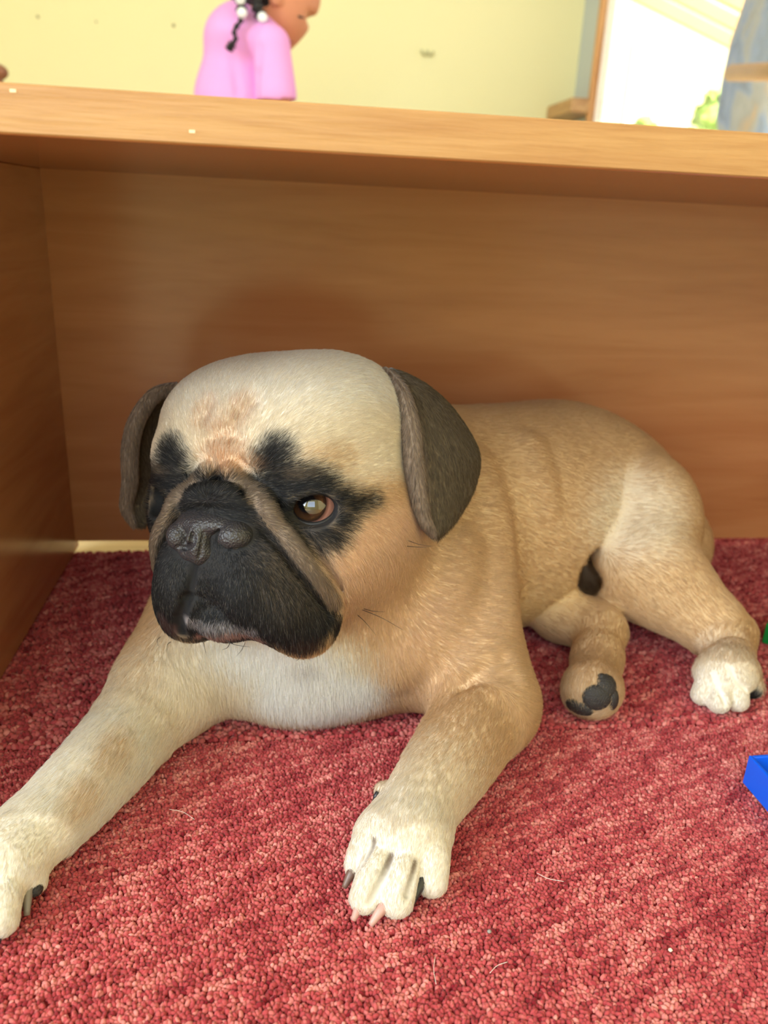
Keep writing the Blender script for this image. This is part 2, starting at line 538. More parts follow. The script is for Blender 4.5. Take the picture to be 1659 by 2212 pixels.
def fbm(x, y, seed, octs=4):
    g = np.random.default_rng(seed); out = np.zeros_like(x); amp = 1.0; tot = 0
    for o in range(octs):
        for k in range(5):
            a = g.uniform(0, 2 * math.pi); f = 2 ** o * g.uniform(.7, 1.4)
            out += amp * np.sin(f * (x * math.cos(a) + y * math.sin(a)) * 6.28 + g.uniform(0, 6.28)) / 5
        tot += amp; amp *= .65
    return out / tot


def carpet_loops():
    def region(x0, x1, y0, y1, s):
        nx, ny = int((x1 - x0) / s), int((y1 - y0) / s)
        gx, gy = np.meshgrid(np.arange(nx), np.arange(ny))
        x = x0 + (gx + .5 * (gy % 2)) * s + rng.normal(0, s * .22, gx.shape)
        y = y0 + gy * s + rng.normal(0, s * .22, gx.shape)
        return x.ravel(), y.ravel(), np.full(x.size, s)
    parts = [region(-.24, .46, .19, .47, .0020), region(-.24, .66, .47, .86, .0033)]
    x, y, s = [np.concatenate(c) for c in zip(*parts)]
    keep = (y < carpet_edge(x))
    d = np.stack([x, y, np.zeros_like(x)], 1) - CAM_POS
    z = d @ CF; u = FOCAL_PX * (d @ CR) / z; v = FOCAL_PX * (d @ CU) / z
    keep &= (np.abs(u) < 829 + 260) & (np.abs(v) < 1106 + 200)
    x, y, s = x[keep], y[keep], s[keep]
    n = len(x)
    seg = 5
    ang = rng.uniform(0, 6.283, n); el = rng.uniform(.9, 1.9, n); hgt = np.minimum(s * rng.uniform(.45, 1.15, n), .0029)
    lean = rng.normal(0, .22, (n, 2)) * s[:, None]
    rings = [(1.02, -.25), (.92, .35), (.55, .82)]
    V = np.zeros((n, seg * 3 + 1, 3), np.float32)
    for r, (rad, zz) in enumerate(rings):
        for k in range(seg):
            w = 2 * math.pi * k / seg
            lx = rad * math.cos(w) * s * .62 * el; ly = rad * math.sin(w) * s * .62
            ca, sa = np.cos(ang), np.sin(ang)
            hfac = max(zz, 0)
            V[:, r * seg + k, 0] = x + lx * ca - ly * sa + lean[:, 0] * hfac
            V[:, r * seg + k, 1] = y + lx * sa + ly * ca + lean[:, 1] * hfac
            V[:, r * seg + k, 2] = zz * hgt - .0031
    V[:, -1, 0] = x + lean[:, 0]; V[:, -1, 1] = y + lean[:, 1]; V[:, -1, 2] = hgt - .0031
    q = []
    for r in range(2):
        for k in range(seg):
            k2 = (k + 1) % seg
            q.append((r * seg + k, r * seg + k2, (r + 1) * seg + k2, (r + 1) * seg + k))
    t = [(2 * seg + k, 2 * seg + (k + 1) % seg, 3 * seg) for k in range(seg)]
    base = (np.arange(n) * (seg * 3 + 1))[:, None, None]
    Q = (np.array(q)[None] + base).reshape(-1, 4); T = (np.array(t)[None] + base).reshape(-1, 3)
    me = np_mesh('pile', V.reshape(-1, 3), Q, T)
    # heather-mix yarn: salmon and deep red flecks in short streaks along one weave direction
    cs, sn = math.cos(math.radians(14)), math.sin(math.radians(14))
    xr, yr = x * cs + y * sn, -x * sn + y * cs
    st = fbm(xr * 22, yr * 80, 5, 3) * 1.05 + fbm(xr * 7, yr * 9, 9, 2) * .28 + rng.normal(0, .24, n)
    w = np.clip(.50 + .62 * st, 0, 1)[:, None]
    c0, c1, c2 = [np.array(srgb(*c)) for c in ((122, 24, 34), (180, 74, 76), (222, 142, 132))]
    colr = np.where(w < .5, c0 + (c1 - c0) * w * 2, c1 + (c2 - c1) * (w * 2 - 1))
    a = me.attributes.new('col', 'FLOAT_COLOR', 'POINT')
    full = np.repeat(np.concatenate([colr, np.ones((n, 1))], 1)[:, None], seg * 3 + 1, 1).astype(np.float32)
    a.data.foreach_set('color', full.ravel())
    me.shade_smooth()
    o = link_mesh('pile', me, attr_mat('carpet_yarn', rough=.95, spec=.1, sheen=.15), rug)
    o['kind'] = 'stuff'

carpet_loops()

# ------------------------------------------------------------------ toys at the right edge
M_blue = plain('blue_plastic', srgb(8, 92, 226), .32, .5)
M_green = plain('green_plastic', srgb(10, 140, 60), .35, .5)


def brick_box(name, corner, ex, ey, h, wall, mat, label, cat, rib=True):
    """open topped plastic tray: four walls, floor, small corner ribs; corner = near-left bottom, ex/ey edge vectors"""
    ex, ey = np.array([*ex, 0.0]), np.array([*ey, 0.0])
    lx, ly = np.linalg.norm(ex), np.linalg.norm(ey)
    ux, uy = ex / lx, ey / ly
    c = np.array(corner, float)
    root = tag(empty(name, tuple(c)), label, cat)
    def P(a, b_, z): return tuple(c + ux * a + uy * b_ + np.array([0, 0, z]))
    def bx(a0, a1, b0, b1, z0, z1):
        return [P(a, b_, z) for a in (a0, a1) for b_ in (b0, b1) for z in (z0, z1)], \
            [(0, 1, 3, 2), (4, 6, 7, 5), (0, 4, 5, 1), (2, 3, 7, 6), (0, 2, 6, 4), (1, 5, 7, 3)]
    mb = MB()
    mb.add(*bx(0, lx, 0, wall, 0, h)); mb.add(*bx(0, lx, ly - wall, ly, 0, h))
    mb.add(*bx(0, wall, wall, ly - wall, 0, h)); mb.add(*bx(lx - wall, lx, wall, ly - wall, 0, h))
    o = mb.build('wall', mat, root)
    m2 = MB(); m2.add(*bx(wall, lx - wall, wall, ly - wall, .001, .004)); m2.build('base', mat, root)
    if rib:
        for a in (lx * .18, lx * .5, lx * .82):
            for b0, b1 in ((wall, wall + .006), (ly - wall - .006, ly - wall)):
                r = MB(); r.add(*bx(a, a + wall, b0, b1, .004, h * .96)); r.build('rib', mat, o)
    for ob in list(root.children) + list(o.children):
        md = ob.modifiers.new('soft_edges', 'BEVEL'); md.width = .0007; md.segments = 2
    return root

# near wall of the tray runs from its left corner toward the camera and right
A = at_z(1603, 1690, 0.0); Bq = at_z(1690, 1792, 0.0)
dirn = (Bq - A)[:2]; dirn /= np.linalg.norm(dirn)
perp = np.array([-dirn[1], dirn[0]])
if perp[0] < 0: perp = -perp
brick_box('toy_tray', A, dirn * .15, perp * .12, .0215, .0024, M_blue, 'blue plastic toy tray with open top lying on the carpet at right', 'toy tray')
A2 = at_z(1645, 1388, 0.0)
tb = tag(empty('toy_brick', tuple(A2)), 'green plastic toy brick on the carpet beside the dog hind paw', 'toy brick')
ux, uy = np.array([.62, -.785]), np.array([.785, .62])
def TB(a, b_, z): return (A2[0] + ux[0] * a + uy[0] * b_, A2[1] + ux[1] * a + uy[1] * b_, z)
def tb_box(a0, a1, b0, b1, z0, z1):
    return [TB(a, b_, z) for a in (a0, a1) for b_ in (b0, b1) for z in (z0, z1)], [(0, 1, 3, 2), (4, 6, 7, 5), (0, 4, 5, 1), (2, 3, 7, 6), (0, 2, 6, 4), (1, 5, 7, 3)]
m2 = MB(); m2.add(*tb_box(0, .064, 0, .032, 0, .019)); ob = m2.build('block', M_green, tb)
md = ob.modifiers.new('soft_edges', 'BEVEL'); md.width = .0008; md.segments = 2
for i in range(4):
    for j in range(2):
        c0 = np.array(TB(.008 + .016 * i, .008 + .016 * j, .0185))
        MB().tube([c0, c0 + np.array([0, 0, .0035]), c0 + np.array([0, 0, .0040])], [.0047, .0047, .0042], 14).build('stud', M_green, ob)


# ------------------------------------------------------------------ implicit-surface modelling
class Field:
    """signed distance grid; every primitive touches only its own sub-box"""
    def __init__(self, lo, hi, h):
        self.lo = np.array(lo, np.float32); self.h = h
        self.n = np.ceil((np.array(hi) - np.array(lo)) / h).astype(int) + 1
        self.f = np.full(self.n, 0.05, np.float32)

    def sub(self, lo, hi):
        i0 = np.clip(np.floor((np.array(lo) - self.lo) / self.h).astype(int), 0, self.n)
        i1 = np.clip(np.ceil((np.array(hi) - self.lo) / self.h).astype(int) + 1, 0, self.n)
        if (i1 <= i0).any(): return None, None
        ax = [self.lo[k] + self.h * np.arange(i0[k], i1[k], dtype=np.float32) for k in range(3)]
        return (slice(i0[0], i1[0]), slice(i0[1], i1[1]), slice(i0[2], i1[2])), \
            (ax[0][:, None, None], ax[1][None, :, None], ax[2][None, None, :])

    def comb(self, sl, d, k, op):
        f = self.f[sl]
        if op == 'add':
            hh = np.maximum(k - np.abs(f - d), 0) / k
            self.f[sl] = np.minimum(f, d) - hh * hh * k * .25
        else:                          # carve
            d = -d
            hh = np.maximum(k - np.abs(f - d), 0) / k
            self.f[sl] = np.maximum(f, d) + hh * hh * k * .25

    def ell(self, c, r, k=.01, op='add', R=None, pad=None):
        """ellipsoid; R columns are its axes"""
        c = np.asarray(c, np.float32); r = np.asarray(r, np.float32)
        R = np.eye(3, dtype=np.float32) if R is None else np.asarray(R, np.float32)
        ext = np.sqrt(((R * r) ** 2).sum(1)) + k + .004
        sl, g = self.sub(c - ext, c + ext)
        if sl is None: return
        x, y, z = g[0] - c[0], g[1] - c[1], g[2] - c[2]
        k0 = 0; k1 = 0
        for a in range(3):
            u = x * R[0, a] + y * R[1, a] + z * R[2, a]
            k0 = k0 + (u / r[a]) ** 2; k1 = k1 + (u / (r[a] * r[a])) ** 2
        k0 = np.sqrt(k0); k1 = np.sqrt(k1) + 1e-6
        self.comb(sl, (k0 * (k0 - 1) / k1).astype(np.float32), k, op)

    def cap(self, a, b, ra, rb=None, k=.01, op='add'):
        """round cone from a to b"""
        a = np.asarray(a, np.float32); b = np.asarray(b, np.float32); rb = ra if rb is None else rb
        m = max(ra, rb) + k + .004
        sl, g = self.sub(np.minimum(a, b) - m, np.maximum(a, b) + m)
        if sl is None: return
        ab = b - a
        x, y, z = g[0] - a[0], g[1] - a[1], g[2] - a[2]
        t = np.clip((x * ab[0] + y * ab[1] + z * ab[2]) / (ab @ ab + 1e-12), 0, 1)
        d = np.sqrt((x - t * ab[0]) ** 2 + (y - t * ab[1]) ** 2 + (z - t * ab[2]) ** 2) - (ra + (rb - ra) * t)
        self.comb(sl, d.astype(np.float32), k, op)

    def chain(self, pts, rads, k=.01, op='add'):
        if np.isscalar(rads): rads = [rads] * len(pts)
        for i in range(len(pts) - 1):
            self.cap(pts[i], pts[i + 1], rads[i], rads[i + 1], k, op)

    def curve(self, pts, rads, k=.004, op='add', n=6):
        """smooth polyline (Catmull-Rom) as one distance, so that carving stays even"""
        pts = np.asarray(pts, float)
        if np.isscalar(rads): rads = [rads] * len(pts)
        P, Rr = catmull(pts, rads, n)
        m = Rr.max() + k + .004
        sl, g = self.sub(P.min(0) - m, P.max(0) + m)
        if sl is None: return
        best = None
        for i in range(len(P) - 1):
            a, b = P[i], P[i + 1]; ab = b - a
            x, y, z = g[0] - np.float32(a[0]), g[1] - np.float32(a[1]), g[2] - np.float32(a[2])
            t = np.clip((x * ab[0] + y * ab[1] + z * ab[2]) / (ab @ ab + 1e-12), 0, 1).astype(np.float32)
            d = np.sqrt((x - t * ab[0]) ** 2 + (y - t * ab[1]) ** 2 + (z - t * ab[2]) ** 2) - (Rr[i] + (Rr[i + 1] - Rr[i]) * t)
            best = d if best is None else np.minimum(best, d)
        self.comb(sl, best.astype(np.float32), k, op)

    def floor_clip(self, z0, k=.004):
        z = self.lo[2] + self.h * np.arange(self.n[2], dtype=np.float32)
        d = (z0 - z)[None, None, :]
        hh = np.maximum(k - np.abs(self.f - d), 0) / k
        self.f = np.maximum(self.f, d) + hh * hh * k * .25

    def sample(self, P):
        P = np.atleast_2d(P)
        q = (P - self.lo) / self.h
        i = np.clip(np.floor(q).astype(int), 0, self.n - 2); t = np.clip(q - i, 0, 1)
        out = 0
        for a in (0, 1):
            for b in (0, 1):
                for c in (0, 1):
                    w = (t[:, 0] if a else 1 - t[:, 0]) * (t[:, 1] if b else 1 - t[:, 1]) * (t[:, 2] if c else 1 - t[:, 2])
                    out = out + w * self.f[i[:, 0] + a, i[:, 1] + b, i[:, 2] + c]
        return out

    def hit(self, px, py, t0=.2, t1=1.2):
        """first point of the surface along the sight line of a photograph pixel"""
        d = ray(px, py)
        ts = np.arange(t0, t1, self.h * .6)
        P = CAM_POS + ts[:, None] * d
        ok = ((P > self.lo) & (P < self.lo + self.h * (self.n - 1))).all(1)
        P = P[ok]
        if not len(P): return None
        s = self.sample(P)
        w = np.nonzero(s < 0)[0]
        if not len(w): return None
        j = max(w[0], 1)
        u = s[j - 1] / (s[j - 1] - s[j] + 1e-9)
        return P[j - 1] + (P[j] - P[j - 1]) * np.clip(u, 0, 1)

    def normal(self, P):
        P = np.atleast_2d(P); e = self.h
        g = np.stack([self.sample(P + np.eye(3)[k] * e) - self.sample(P - np.eye(3)[k] * e) for k in range(3)], 1)
        return g / (np.linalg.norm(g, axis=1, keepdims=True) + 1e-9)

    def mesh(self, name, smooth=1):
        """surface nets"""
        f = self.f
        s = f < 0
        n = self.n
        cnt = np.zeros(n - 1, np.int8)
        for a in (0, 1):
            for b in (0, 1):
                for c in (0, 1):
                    cnt += s[a:n[0] - 1 + a, b:n[1] - 1 + b, c:n[2] - 1 + c]
        I = np.argwhere((cnt > 0) & (cnt < 8))
        idx = np.full(n - 1, -1, np.int32)
        idx[I[:, 0], I[:, 1], I[:, 2]] = np.arange(len(I))
        cor = np.array([(a, b, c) for a in (0, 1) for b in (0, 1) for c in (0, 1)])
        val = np.stack([f[I[:, 0] + a, I[:, 1] + b, I[:, 2] + c] for a, b, c in cor], 1)
        acc = np.zeros((len(I), 3)); num = np.zeros(len(I))
        for i in range(8):
            for j in range(i + 1, 8):
                if np.abs(cor[i] - cor[j]).sum() != 1: continue
                va, vb = val[:, i], val[:, j]
                m = (va < 0) != (vb < 0)
                t = np.where(m, va / (va - vb + 1e-20), 0)
                acc += np.where(m[:, None], cor[i] + t[:, None] * (cor[j] - cor[i]), 0); num += m
        V = self.lo + self.h * (I + acc / num[:, None])
        quads = []
        for ax in range(3):
            sl0 = [slice(None)] * 3; sl1 = [slice(None)] * 3
            sl0[ax] = slice(0, n[ax] - 1); sl1[ax] = slice(1, n[ax])
            ch = s[tuple(sl0)] != s[tuple(sl1)]
            u, w = [(1, 2), (2, 0), (0, 1)][ax]
            E = np.argwhere(ch)
            E = E[(E[:, u] > 0) & (E[:, w] > 0) & (E[:, u] < n[u] - 1) & (E[:, w] < n[w] - 1)]
            def cell(du, dw):
                q = E.copy(); q[:, u] += du; q[:, w] += dw
                return idx[q[:, 0], q[:, 1], q[:, 2]]
            Q = np.stack([cell(-1, -1), cell(0, -1), cell(0, 0), cell(-1, 0)], 1)
            flip = ~s[E[:, 0], E[:, 1], E[:, 2]]
            Q[flip] = Q[flip][:, ::-1]
            quads.append(Q)
        Q = np.concatenate(quads)
        for _ in range(smooth):
            A = np.zeros_like(V); c = np.zeros(len(V))
            for a in range(4):
                i0, i1 = Q[:, a], Q[:, (a + 1) % 4]
                for k in range(3):
                    A[:, k] += np.bincount(i0, V[i1, k], len(V)) + np.bincount(i1, V[i0, k], len(V))
                c += np.bincount(i0, minlength=len(V)) + np.bincount(i1, minlength=len(V))
            V = V * .5 + .5 * A / np.maximum(c, 1)[:, None]
        return V, Q


def catmull(pts, rads, n=6):
    pts = np.asarray(pts, float); rads = np.asarray(rads, float)
    if len(pts) < 3:
        return pts, rads
    P = np.vstack([2 * pts[0] - pts[1], pts, 2 * pts[-1] - pts[-2]])
    out, ro = [], []
    for i in range(1, len(P) - 2):
        for t in np.linspace(0, 1, n, endpoint=False):
            a, b, c, d = P[i - 1], P[i], P[i + 1], P[i + 2]
            out.append(.5 * (2 * b + (c - a) * t + (2 * a - 5 * b + 4 * c - d) * t * t + (3 * b - a - 3 * c + d) * t ** 3))
            ro.append(rads[i - 1] + (rads[i] - rads[i - 1]) * t)
    out.append(pts[-1]); ro.append(rads[-1])
    return np.array(out), np.array(ro)


def set_color(me, C):
    a = me.attributes.new('col', 'FLOAT_COLOR', 'POINT')
    C = np.concatenate([C, np.ones((len(C), 1))], 1).astype(np.float32)
    a.data.foreach_set('color', C.ravel())

# ------------------------------------------------------------------ the dog
def head_axes(yaw, pitch, roll):
    f = np.array([-math.sin(yaw) * math.cos(pitch), -math.cos(yaw) * math.cos(pitch), -math.sin(pitch)])
    l = np.array([math.cos(yaw), -math.sin(yaw), 0.0])
    u = np.cross(f, l)
    return np.stack([f, math.cos(roll) * l + math.sin(roll) * u, -math.sin(roll) * l + math.cos(roll) * u], 1)


HR = head_axes(*np.radians([30, -6, 8]))       # columns: forward, dog's left, up
HO = np.array([.004, .512, .184])


def H(a, b, c):
    return HO + HR @ np.array([a, b, c])


def to_head(P):
    return (P - HO) @ HR


def Hpx(px, py, a):
    """head point on the sight line of a pixel at forward distance a"""
    d = HR.T @ ray(px, py); c = HR.T @ (CAM_POS - HO)
    return HO + HR @ (c + d * (a - c[0]) / d[0])


dog = tag(empty('dog', (.1, .56, 0)), 'fawn pug dog with black muzzle lying on the red carpet under the shelf', 'dog')

F = Field((-.235, .255, -.006), (.475, .80, .275), .0016)

# --- trunk
F.ell((.070, .575, .085), (.105, .100, .090), .03)
F.ell((.165, .630, .095), (.115, .085, .100), .04)
F.ell((.250, .672, .093), (.105, .078, .098), .04)
F.ell((.312, .692, .076), (.078, .072, .076), .04)
F.ell((.366, .695, .046), (.058, .055, .050), .03)
# neck and throat
F.cap(H(-.02, 0, -.01), (.085, .600, .115), .070, .088, .03)
F.cap(H(.0, 0, -.05), (.045, .535, .075), .060, .075, .03)
# breast
F.ell((.025, .515, .055), (.072, .050, .052), .03)
F.ell((.015, .500, .030), (.060, .036, .034), .02)
F.ell((.090, .520, .040), (.060, .045, .042), .03)

# --- near foreleg (dog's left)
E_el = at_z(1052, 1520, .030)
F.cap((.120, .550, .085), E_el, .054, .034, .03)
leg = [E_el, at_z(982, 1632, .026), at_z(912, 1730, .022), at_z(878, 1795, .019)]
F.curve(leg, [.032, .0268, .0225, .0215], .012)
F.ell(at_z(864, 1806, .016), (.026, .019, .015), .012)
for (a, b, r0, r1) in (((806, 1812), (774, 1868), .0088, .0074), ((838, 1830), (789, 1938), .0090, .0081),
                       ((884, 1838), (857, 1944), .0092, .0088), ((936, 1828), (932, 1902), .0096, .0086)):
    p, q = at_z(*a, .0155), at_z(*b, .0092)
    m = p * .45 + q * .55 + np.array([0, 0, .0042])
    F.curve([p, m, q], [r0, r0 * .96, r1], .0020)
F.ell(at_z(830, 1708, .014), (.0060, .006, .0050), .008)

# --- far foreleg (dog's right)
F.cap((-.030, .550, .080), at_z(372, 1475, .034), .052, .036, .03)
leg2 = [at_z(366, 1472, .034), at_z(276, 1588, .026), at_z(200, 1674, .0245), at_z(118, 1758, .021), at_z(58, 1812, .0190), at_z(10, 1862, .017)]
F.curve(leg2, [.034, .0268, .0240, .0215, .0205, .022], .012, n=4)
for (a, b, r0, r1) in (((50, 1852), (70, 1902), .0085, .0075), ((8, 1900), (0, 1985), .0100, .0090),
                       ((-20, 1900), (-38, 1995), .0100, .0095), ((-60, 1880), (-80, 1960), .0100, .0090)):
    p, q = at_z(*a, .0155), at_z(*b, .0095)
    m = (p + q) / 2 + np.array([0, 0, .0035])
    F.chain([p, m, q], [r0, r0, r1], .0022)

# --- near hind leg (dog's left): thigh, shank, hock, paw
F.ell(at_y(1262, 1205, .615), (.018, .060, .030), .012, 'carve')      # hollow of the flank in front of the thigh
F.ell((.314, .635, .086), (.060, .056, .072), .006)
K0 = np.array([.309, .596, .068])
S1 = at_z(1534, 1345, .036)
F.cap(K0, S1, .050, .026, .012)
HK = at_z(1578, 1372, .025)
F.cap(S1, HK, .025, .0195, .010)
F.cap(HK, at_z(1570, 1445, .024), .0195, .0195, .008)
F.ell(at_z(1568, 1456, .021), (.024, .018, .019), .008)
for (a, b, r0, r1) in (((1536, 1456), (1518, 1500), .0092, .0084), ((1558, 1462), (1552, 1516), .0094, .0086),
                       ((1588, 1460), (1592, 1512), .0094, .0086), ((1612, 1446), (1624, 1486), .0092, .0082)):
    F.cap(at_z(*a, .022), at_z(*b, .0100), r0, r1, .0018)

# --- far hind leg (dog's right), sole turned to the camera
F.chain([(.262, .655, .034), at_z(1210, 1322, .028), at_z(1290, 1362, .026)], [.030, .023, .021], .010)
F.chain([at_z(1296, 1366, .026), at_z(1290, 1420, .024), at_z(1282, 1475, .022)], [.0205, .0175, .0190], .010)
F.ell(at_z(1278, 1492, .021), (.021, .019, .020), .008)

F.floor_clip(.0006, .006)

# --- head
def he(c, r, k=.012, op='add', rot=None):
    F.ell(H(*c), r, k, op, HR if rot is None else HR @ rot)


he((-.010, .003, .000), (.074, .078, .068), .02)
he((.030, 0, .010), (.042, .058, .048), .02)
for s in (-1, 1):
    he((-.006, s * .040, .029), (.050, .034, .030), .03)        # broad flat crown
he((.005, .048, -.045), (.058, .040, .046), .025)
he((.005, -.036, -.045), (.055, .036, .046), .025)
for s in (-1, 1):
    he((.050, s * .036, .010), (.020, .022, .017), .016)        # brow
    he((.042, s * .044, -.028), (.028, .027, .030), .018)       # under the eye
# muzzle
he((.054, 0, -.050), (.042, .046, .034), .015)
for s in (-1, 1):
    he((.066, s * .022, -.060), (.034, .026, .034), .007)       # flews
    he((.056, s * .035, -.076), (.034, .020, .026), .012)
he((.054, .040, -.090), (.022, .017, .019), .010)               # hanging corner of the lip, near side
he((.064, -.030, -.086), (.022, .017, .015), .010)
he((.072, .000, -.083), (.022, .022, .014), .006)               # chin and lower lip
he((.073, 0.002, -.027), (.018, .025, .020), .008)              # root of the nose
# fold above the nose
F.curve([H(.074, -.026, -.020), H(.082, -.014, -.009), H(.085, .004, -.006), H(.082, .018, -.009), H(.074, .030, -.021)], [.005, .0060, .0065, .0060, .005], .005)
# eyes: sockets, lids and the opening
EYE_R = .0150
EYES = []
for s, c in ((1, Hpx(679, 1091, .046)), (-1, H(.044, -.0455, -.0175))):
    out = HR @ np.array([math.cos(.45), s * math.sin(.45), .04]); out /= np.linalg.norm(out)
    side = np.cross(out, HR[:, 2]); side /= np.linalg.norm(side); up = np.cross(side, out)
    EYES.append((s, c, out, side, up))
    F.ell(c, (.0195,) * 3, .010)
    F.ell(c + out * .0185, (.0135, .0140, .0098), .0030, 'carve', np.stack([out, side, up], 1))
    F.ell(c, (EYE_R + .0004,) * 3, .001, 'carve')

# mouth line, split of the lip, chin



# the rope: skin fold running from the brow down round the muzzle, both sides
def rope_fold():
    pix = ((497, 1020), (528, 1050), (575, 1103), (620, 1158), (665, 1218), (700, 1266), (722, 1300))
    loc = np.array([to_head(F.hit(*q)) for q in pix])
    loc = catmull(loc, [0] * len(loc), 3)[0]
    out = []
    for sg in (1, -1):
        P = np.array([H(*(q * np.array([1, sg, 1]))) for q in loc])
        N = F.normal(P)
        P = P - N * F.sample(P)[:, None]                 # onto the surface
        T = np.gradient(P, axis=0); T /= np.linalg.norm(T, axis=1, keepdims=True)
        S = np.cross(T, N)
        out.append((P, N, S))
    for P, N, S in out:
        n = len(P); t = np.linspace(0, 1, n)
        env = np.sin(np.pi * np.clip(t * .86 + .14, 0, 1)) ** .5
        F.curve(P + N * .0012, .0030 + .0030 * env, .004, 'add', 2)
        for w in (-.0085, .0085):
            F.curve(P + S * w - N * .0004, .0010 + .0017 * env, .0035, 'carve', 2)

rope_fold()


BARE = []


def surf_curve(pix, rad, k=.003, sink=0.0, op='carve', bare=0.0, dark=False):
    pts = []
    for px, py in pix:
        p = F.hit(px, py)
        if p is None: continue
        n = F.normal(p)[0]
        pts.append(p - n * sink)
    if bare > 0: BARE.append((catmull(pts, [0] * len(pts), 4)[0], bare, dark))
    if len(pts) > 1:
        F.curve(pts, rad if np.isscalar(rad) else rad[:len(pts)], k, op)


# cleft below the nose
surf_curve([(428, 1200), (418, 1230), (412, 1262), (402, 1292)], [.0014, .0020, .0022, .0024], .002, bare=.0034, dark=True)
# lip line of the near flew, then the chin below it
surf_curve([(408, 1288), (394, 1318), (386, 1342), (386, 1358), (392, 1368)], [.0022, .0032, .0036, .0032, .0024], .002, bare=.0046, dark=True)
surf_curve([(395, 1292), (418, 1288), (440, 1296)], [.0016, .0014, .0008], .003)
# brow creases on the forehead
surf_curve([(452, 872), (440, 896), (444, 924)], [.0016, .0030, .0016], .007, .0002)
surf_curve([(545, 868), (518, 892), (506, 926)], [.0016, .0030, .0016], .007, .0002)
surf_curve([(452, 950), (480, 938), (512, 952)], [.0016, .0030, .0016], .007, .0002)
# crease from the outer corner of the eye
surf_curve([(735, 1098), (770, 1092), (806, 1080)], [.0012, .0014, .0008], .006)

# loose skin: folds of the neck and flank, crease of the elbow
surf_curve([(1042, 1005), (1072, 1110), (1086, 1230), (1092, 1330)], [.004, .007, .007, .004], .022, .0052, 'add')
surf_curve([(1005, 1180), (985, 1270), (930, 1370), (860, 1440)], [.004, .006, .006, .004], .022, .0052, 'add')
surf_curve([(1150, 960), (1170, 1030), (1185, 1090)], [.003, .005, .003], .02, .0042, 'add')
surf_curve([(940, 1535), (985, 1485), (1045, 1462), (1100, 1465)], [.002, .0024, .0020, .001], .010)
surf_curve([(1000, 1478), (1050, 1440), (1085, 1428)], [.0012, .0016, .001], .010)
# ankle wrinkles of the near hind leg
surf_curve([(1530, 1395), (1560, 1372), (1600, 1372)], [.0010, .0016, .001], .006)

# deep hollow between flank, thigh and far leg
_v = ray(1264, 1222); _s = np.cross(_v, [0, 0, 1.0]); _s /= np.linalg.norm(_s); _u = np.cross(_s, _v)
_c, _n = math.cos(.28), math.sin(.28)
F.ell(CAM_POS + ray(1278, 1252) * .735, (.055, .0125, .0115), .008, 'carve', np.stack([_v, _s, _u], 1))
F.ell(CAM_POS + _v * .735, (.055, .0075, .0230), .010, 'carve', np.stack([_v, _c * _s + _n * _u, -_n * _s + _c * _u], 1))
# slits between the toes
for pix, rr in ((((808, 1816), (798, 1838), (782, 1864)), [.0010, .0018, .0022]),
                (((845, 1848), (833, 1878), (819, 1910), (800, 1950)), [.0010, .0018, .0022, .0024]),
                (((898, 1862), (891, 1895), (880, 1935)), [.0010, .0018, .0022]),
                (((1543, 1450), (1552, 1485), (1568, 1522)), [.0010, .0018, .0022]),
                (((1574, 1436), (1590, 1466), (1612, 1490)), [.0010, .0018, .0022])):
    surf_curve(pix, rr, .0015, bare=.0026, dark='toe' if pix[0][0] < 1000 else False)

DV, DQ = F.mesh('dog', 1)

# --- pigment of the coat plus some painted light and shade (skin and hair share it), in head and world coordinates
def smooth01(x):
    x = np.clip(x, 0, 1)
    return x * x * (3 - 2 * x)


def ell_mask(P, c, r, soft):
    r = np.asarray(r, float)
    d = (np.linalg.norm((P - np.asarray(c)) / r, axis=1) - 1) * r.min()
    return smooth01(.5 - d / soft)


def line_dist(P, pts):
    pts = np.asarray(pts, float); best = np.full(len(P), 9.0); dirn = np.zeros((len(P), 3)); tt = np.zeros(len(P))
    for i in range(len(pts) - 1):
        a, b = pts[i], pts[i + 1]; ab = b - a
        t = np.clip(((P - a) @ ab) / (ab @ ab), 0, 1)
        d = np.linalg.norm(P - a - t[:, None] * ab, axis=1)
        m = d < best
        best = np.where(m, d, best); dirn[m] = ab / np.linalg.norm(ab); tt = np.where(m, (i + t) / (len(pts) - 1), tt)
    return best, dirn, tt


def hitL(px, py):
    return to_head(F.hit(px, py))


FAWN = np.array([.65, .455, .26]); FAWN_D = np.array([.52, .33, .165]); CREAM = np.array([.79, .705, .575]); WHITE = np.array([.82, .79, .75])
PEACH = np.array([.77, .565, .405]); BLACK = np.array([.022, .0215, .0225]); ROPEC = np.array([.21, .155, .112]); TAN = np.array([.58, .34, .19])
LEG_N = [E_el] + leg[1:] + [at_z(850, 1930, .01)]
LEG_F = leg2 + [at_z(-20, 1960, .01)]
LEG_HN = [np.array([.33, .64, .09]), K0, S1, HK, at_z(1572, 1445, .024), at_z(1565, 1510, .01)]
LEG_HF = [np.array([.255, .64, .045]), at_z(1210, 1322, .028), at_z(1296, 1366, .026), at_z(1282, 1475, .022), at_z(1270, 1530, .015)]
eye_l = to_head(EYES[0][1]); eye_f = to_head(EYES[1][1])
canth = [hitL(735, 1098), hitL(770, 1092), hitL(812, 1078)]
brow_l = hitL(600, 985); brow_i = hitL(575, 960)
wr = [hitL(448, 900), hitL(520, 890), hitL(480, 945)]
chest_p = F.hit(690, 1500); chest_q = F.hit(560, 1440)
lip_p = hitL(440, 1372); lip_q = hitL(660, 1395); chin_g = hitL(430, 1330)
mir = np.array([1, -1, 1])
LIP_W = [hitL(*q) for q in ((404, 1342), (435, 1356), (490, 1356), (545, 1364))]
LIP_P = [hitL(*q) for q in ((425, 1374), (455, 1376), (500, 1374), (560, 1380))]
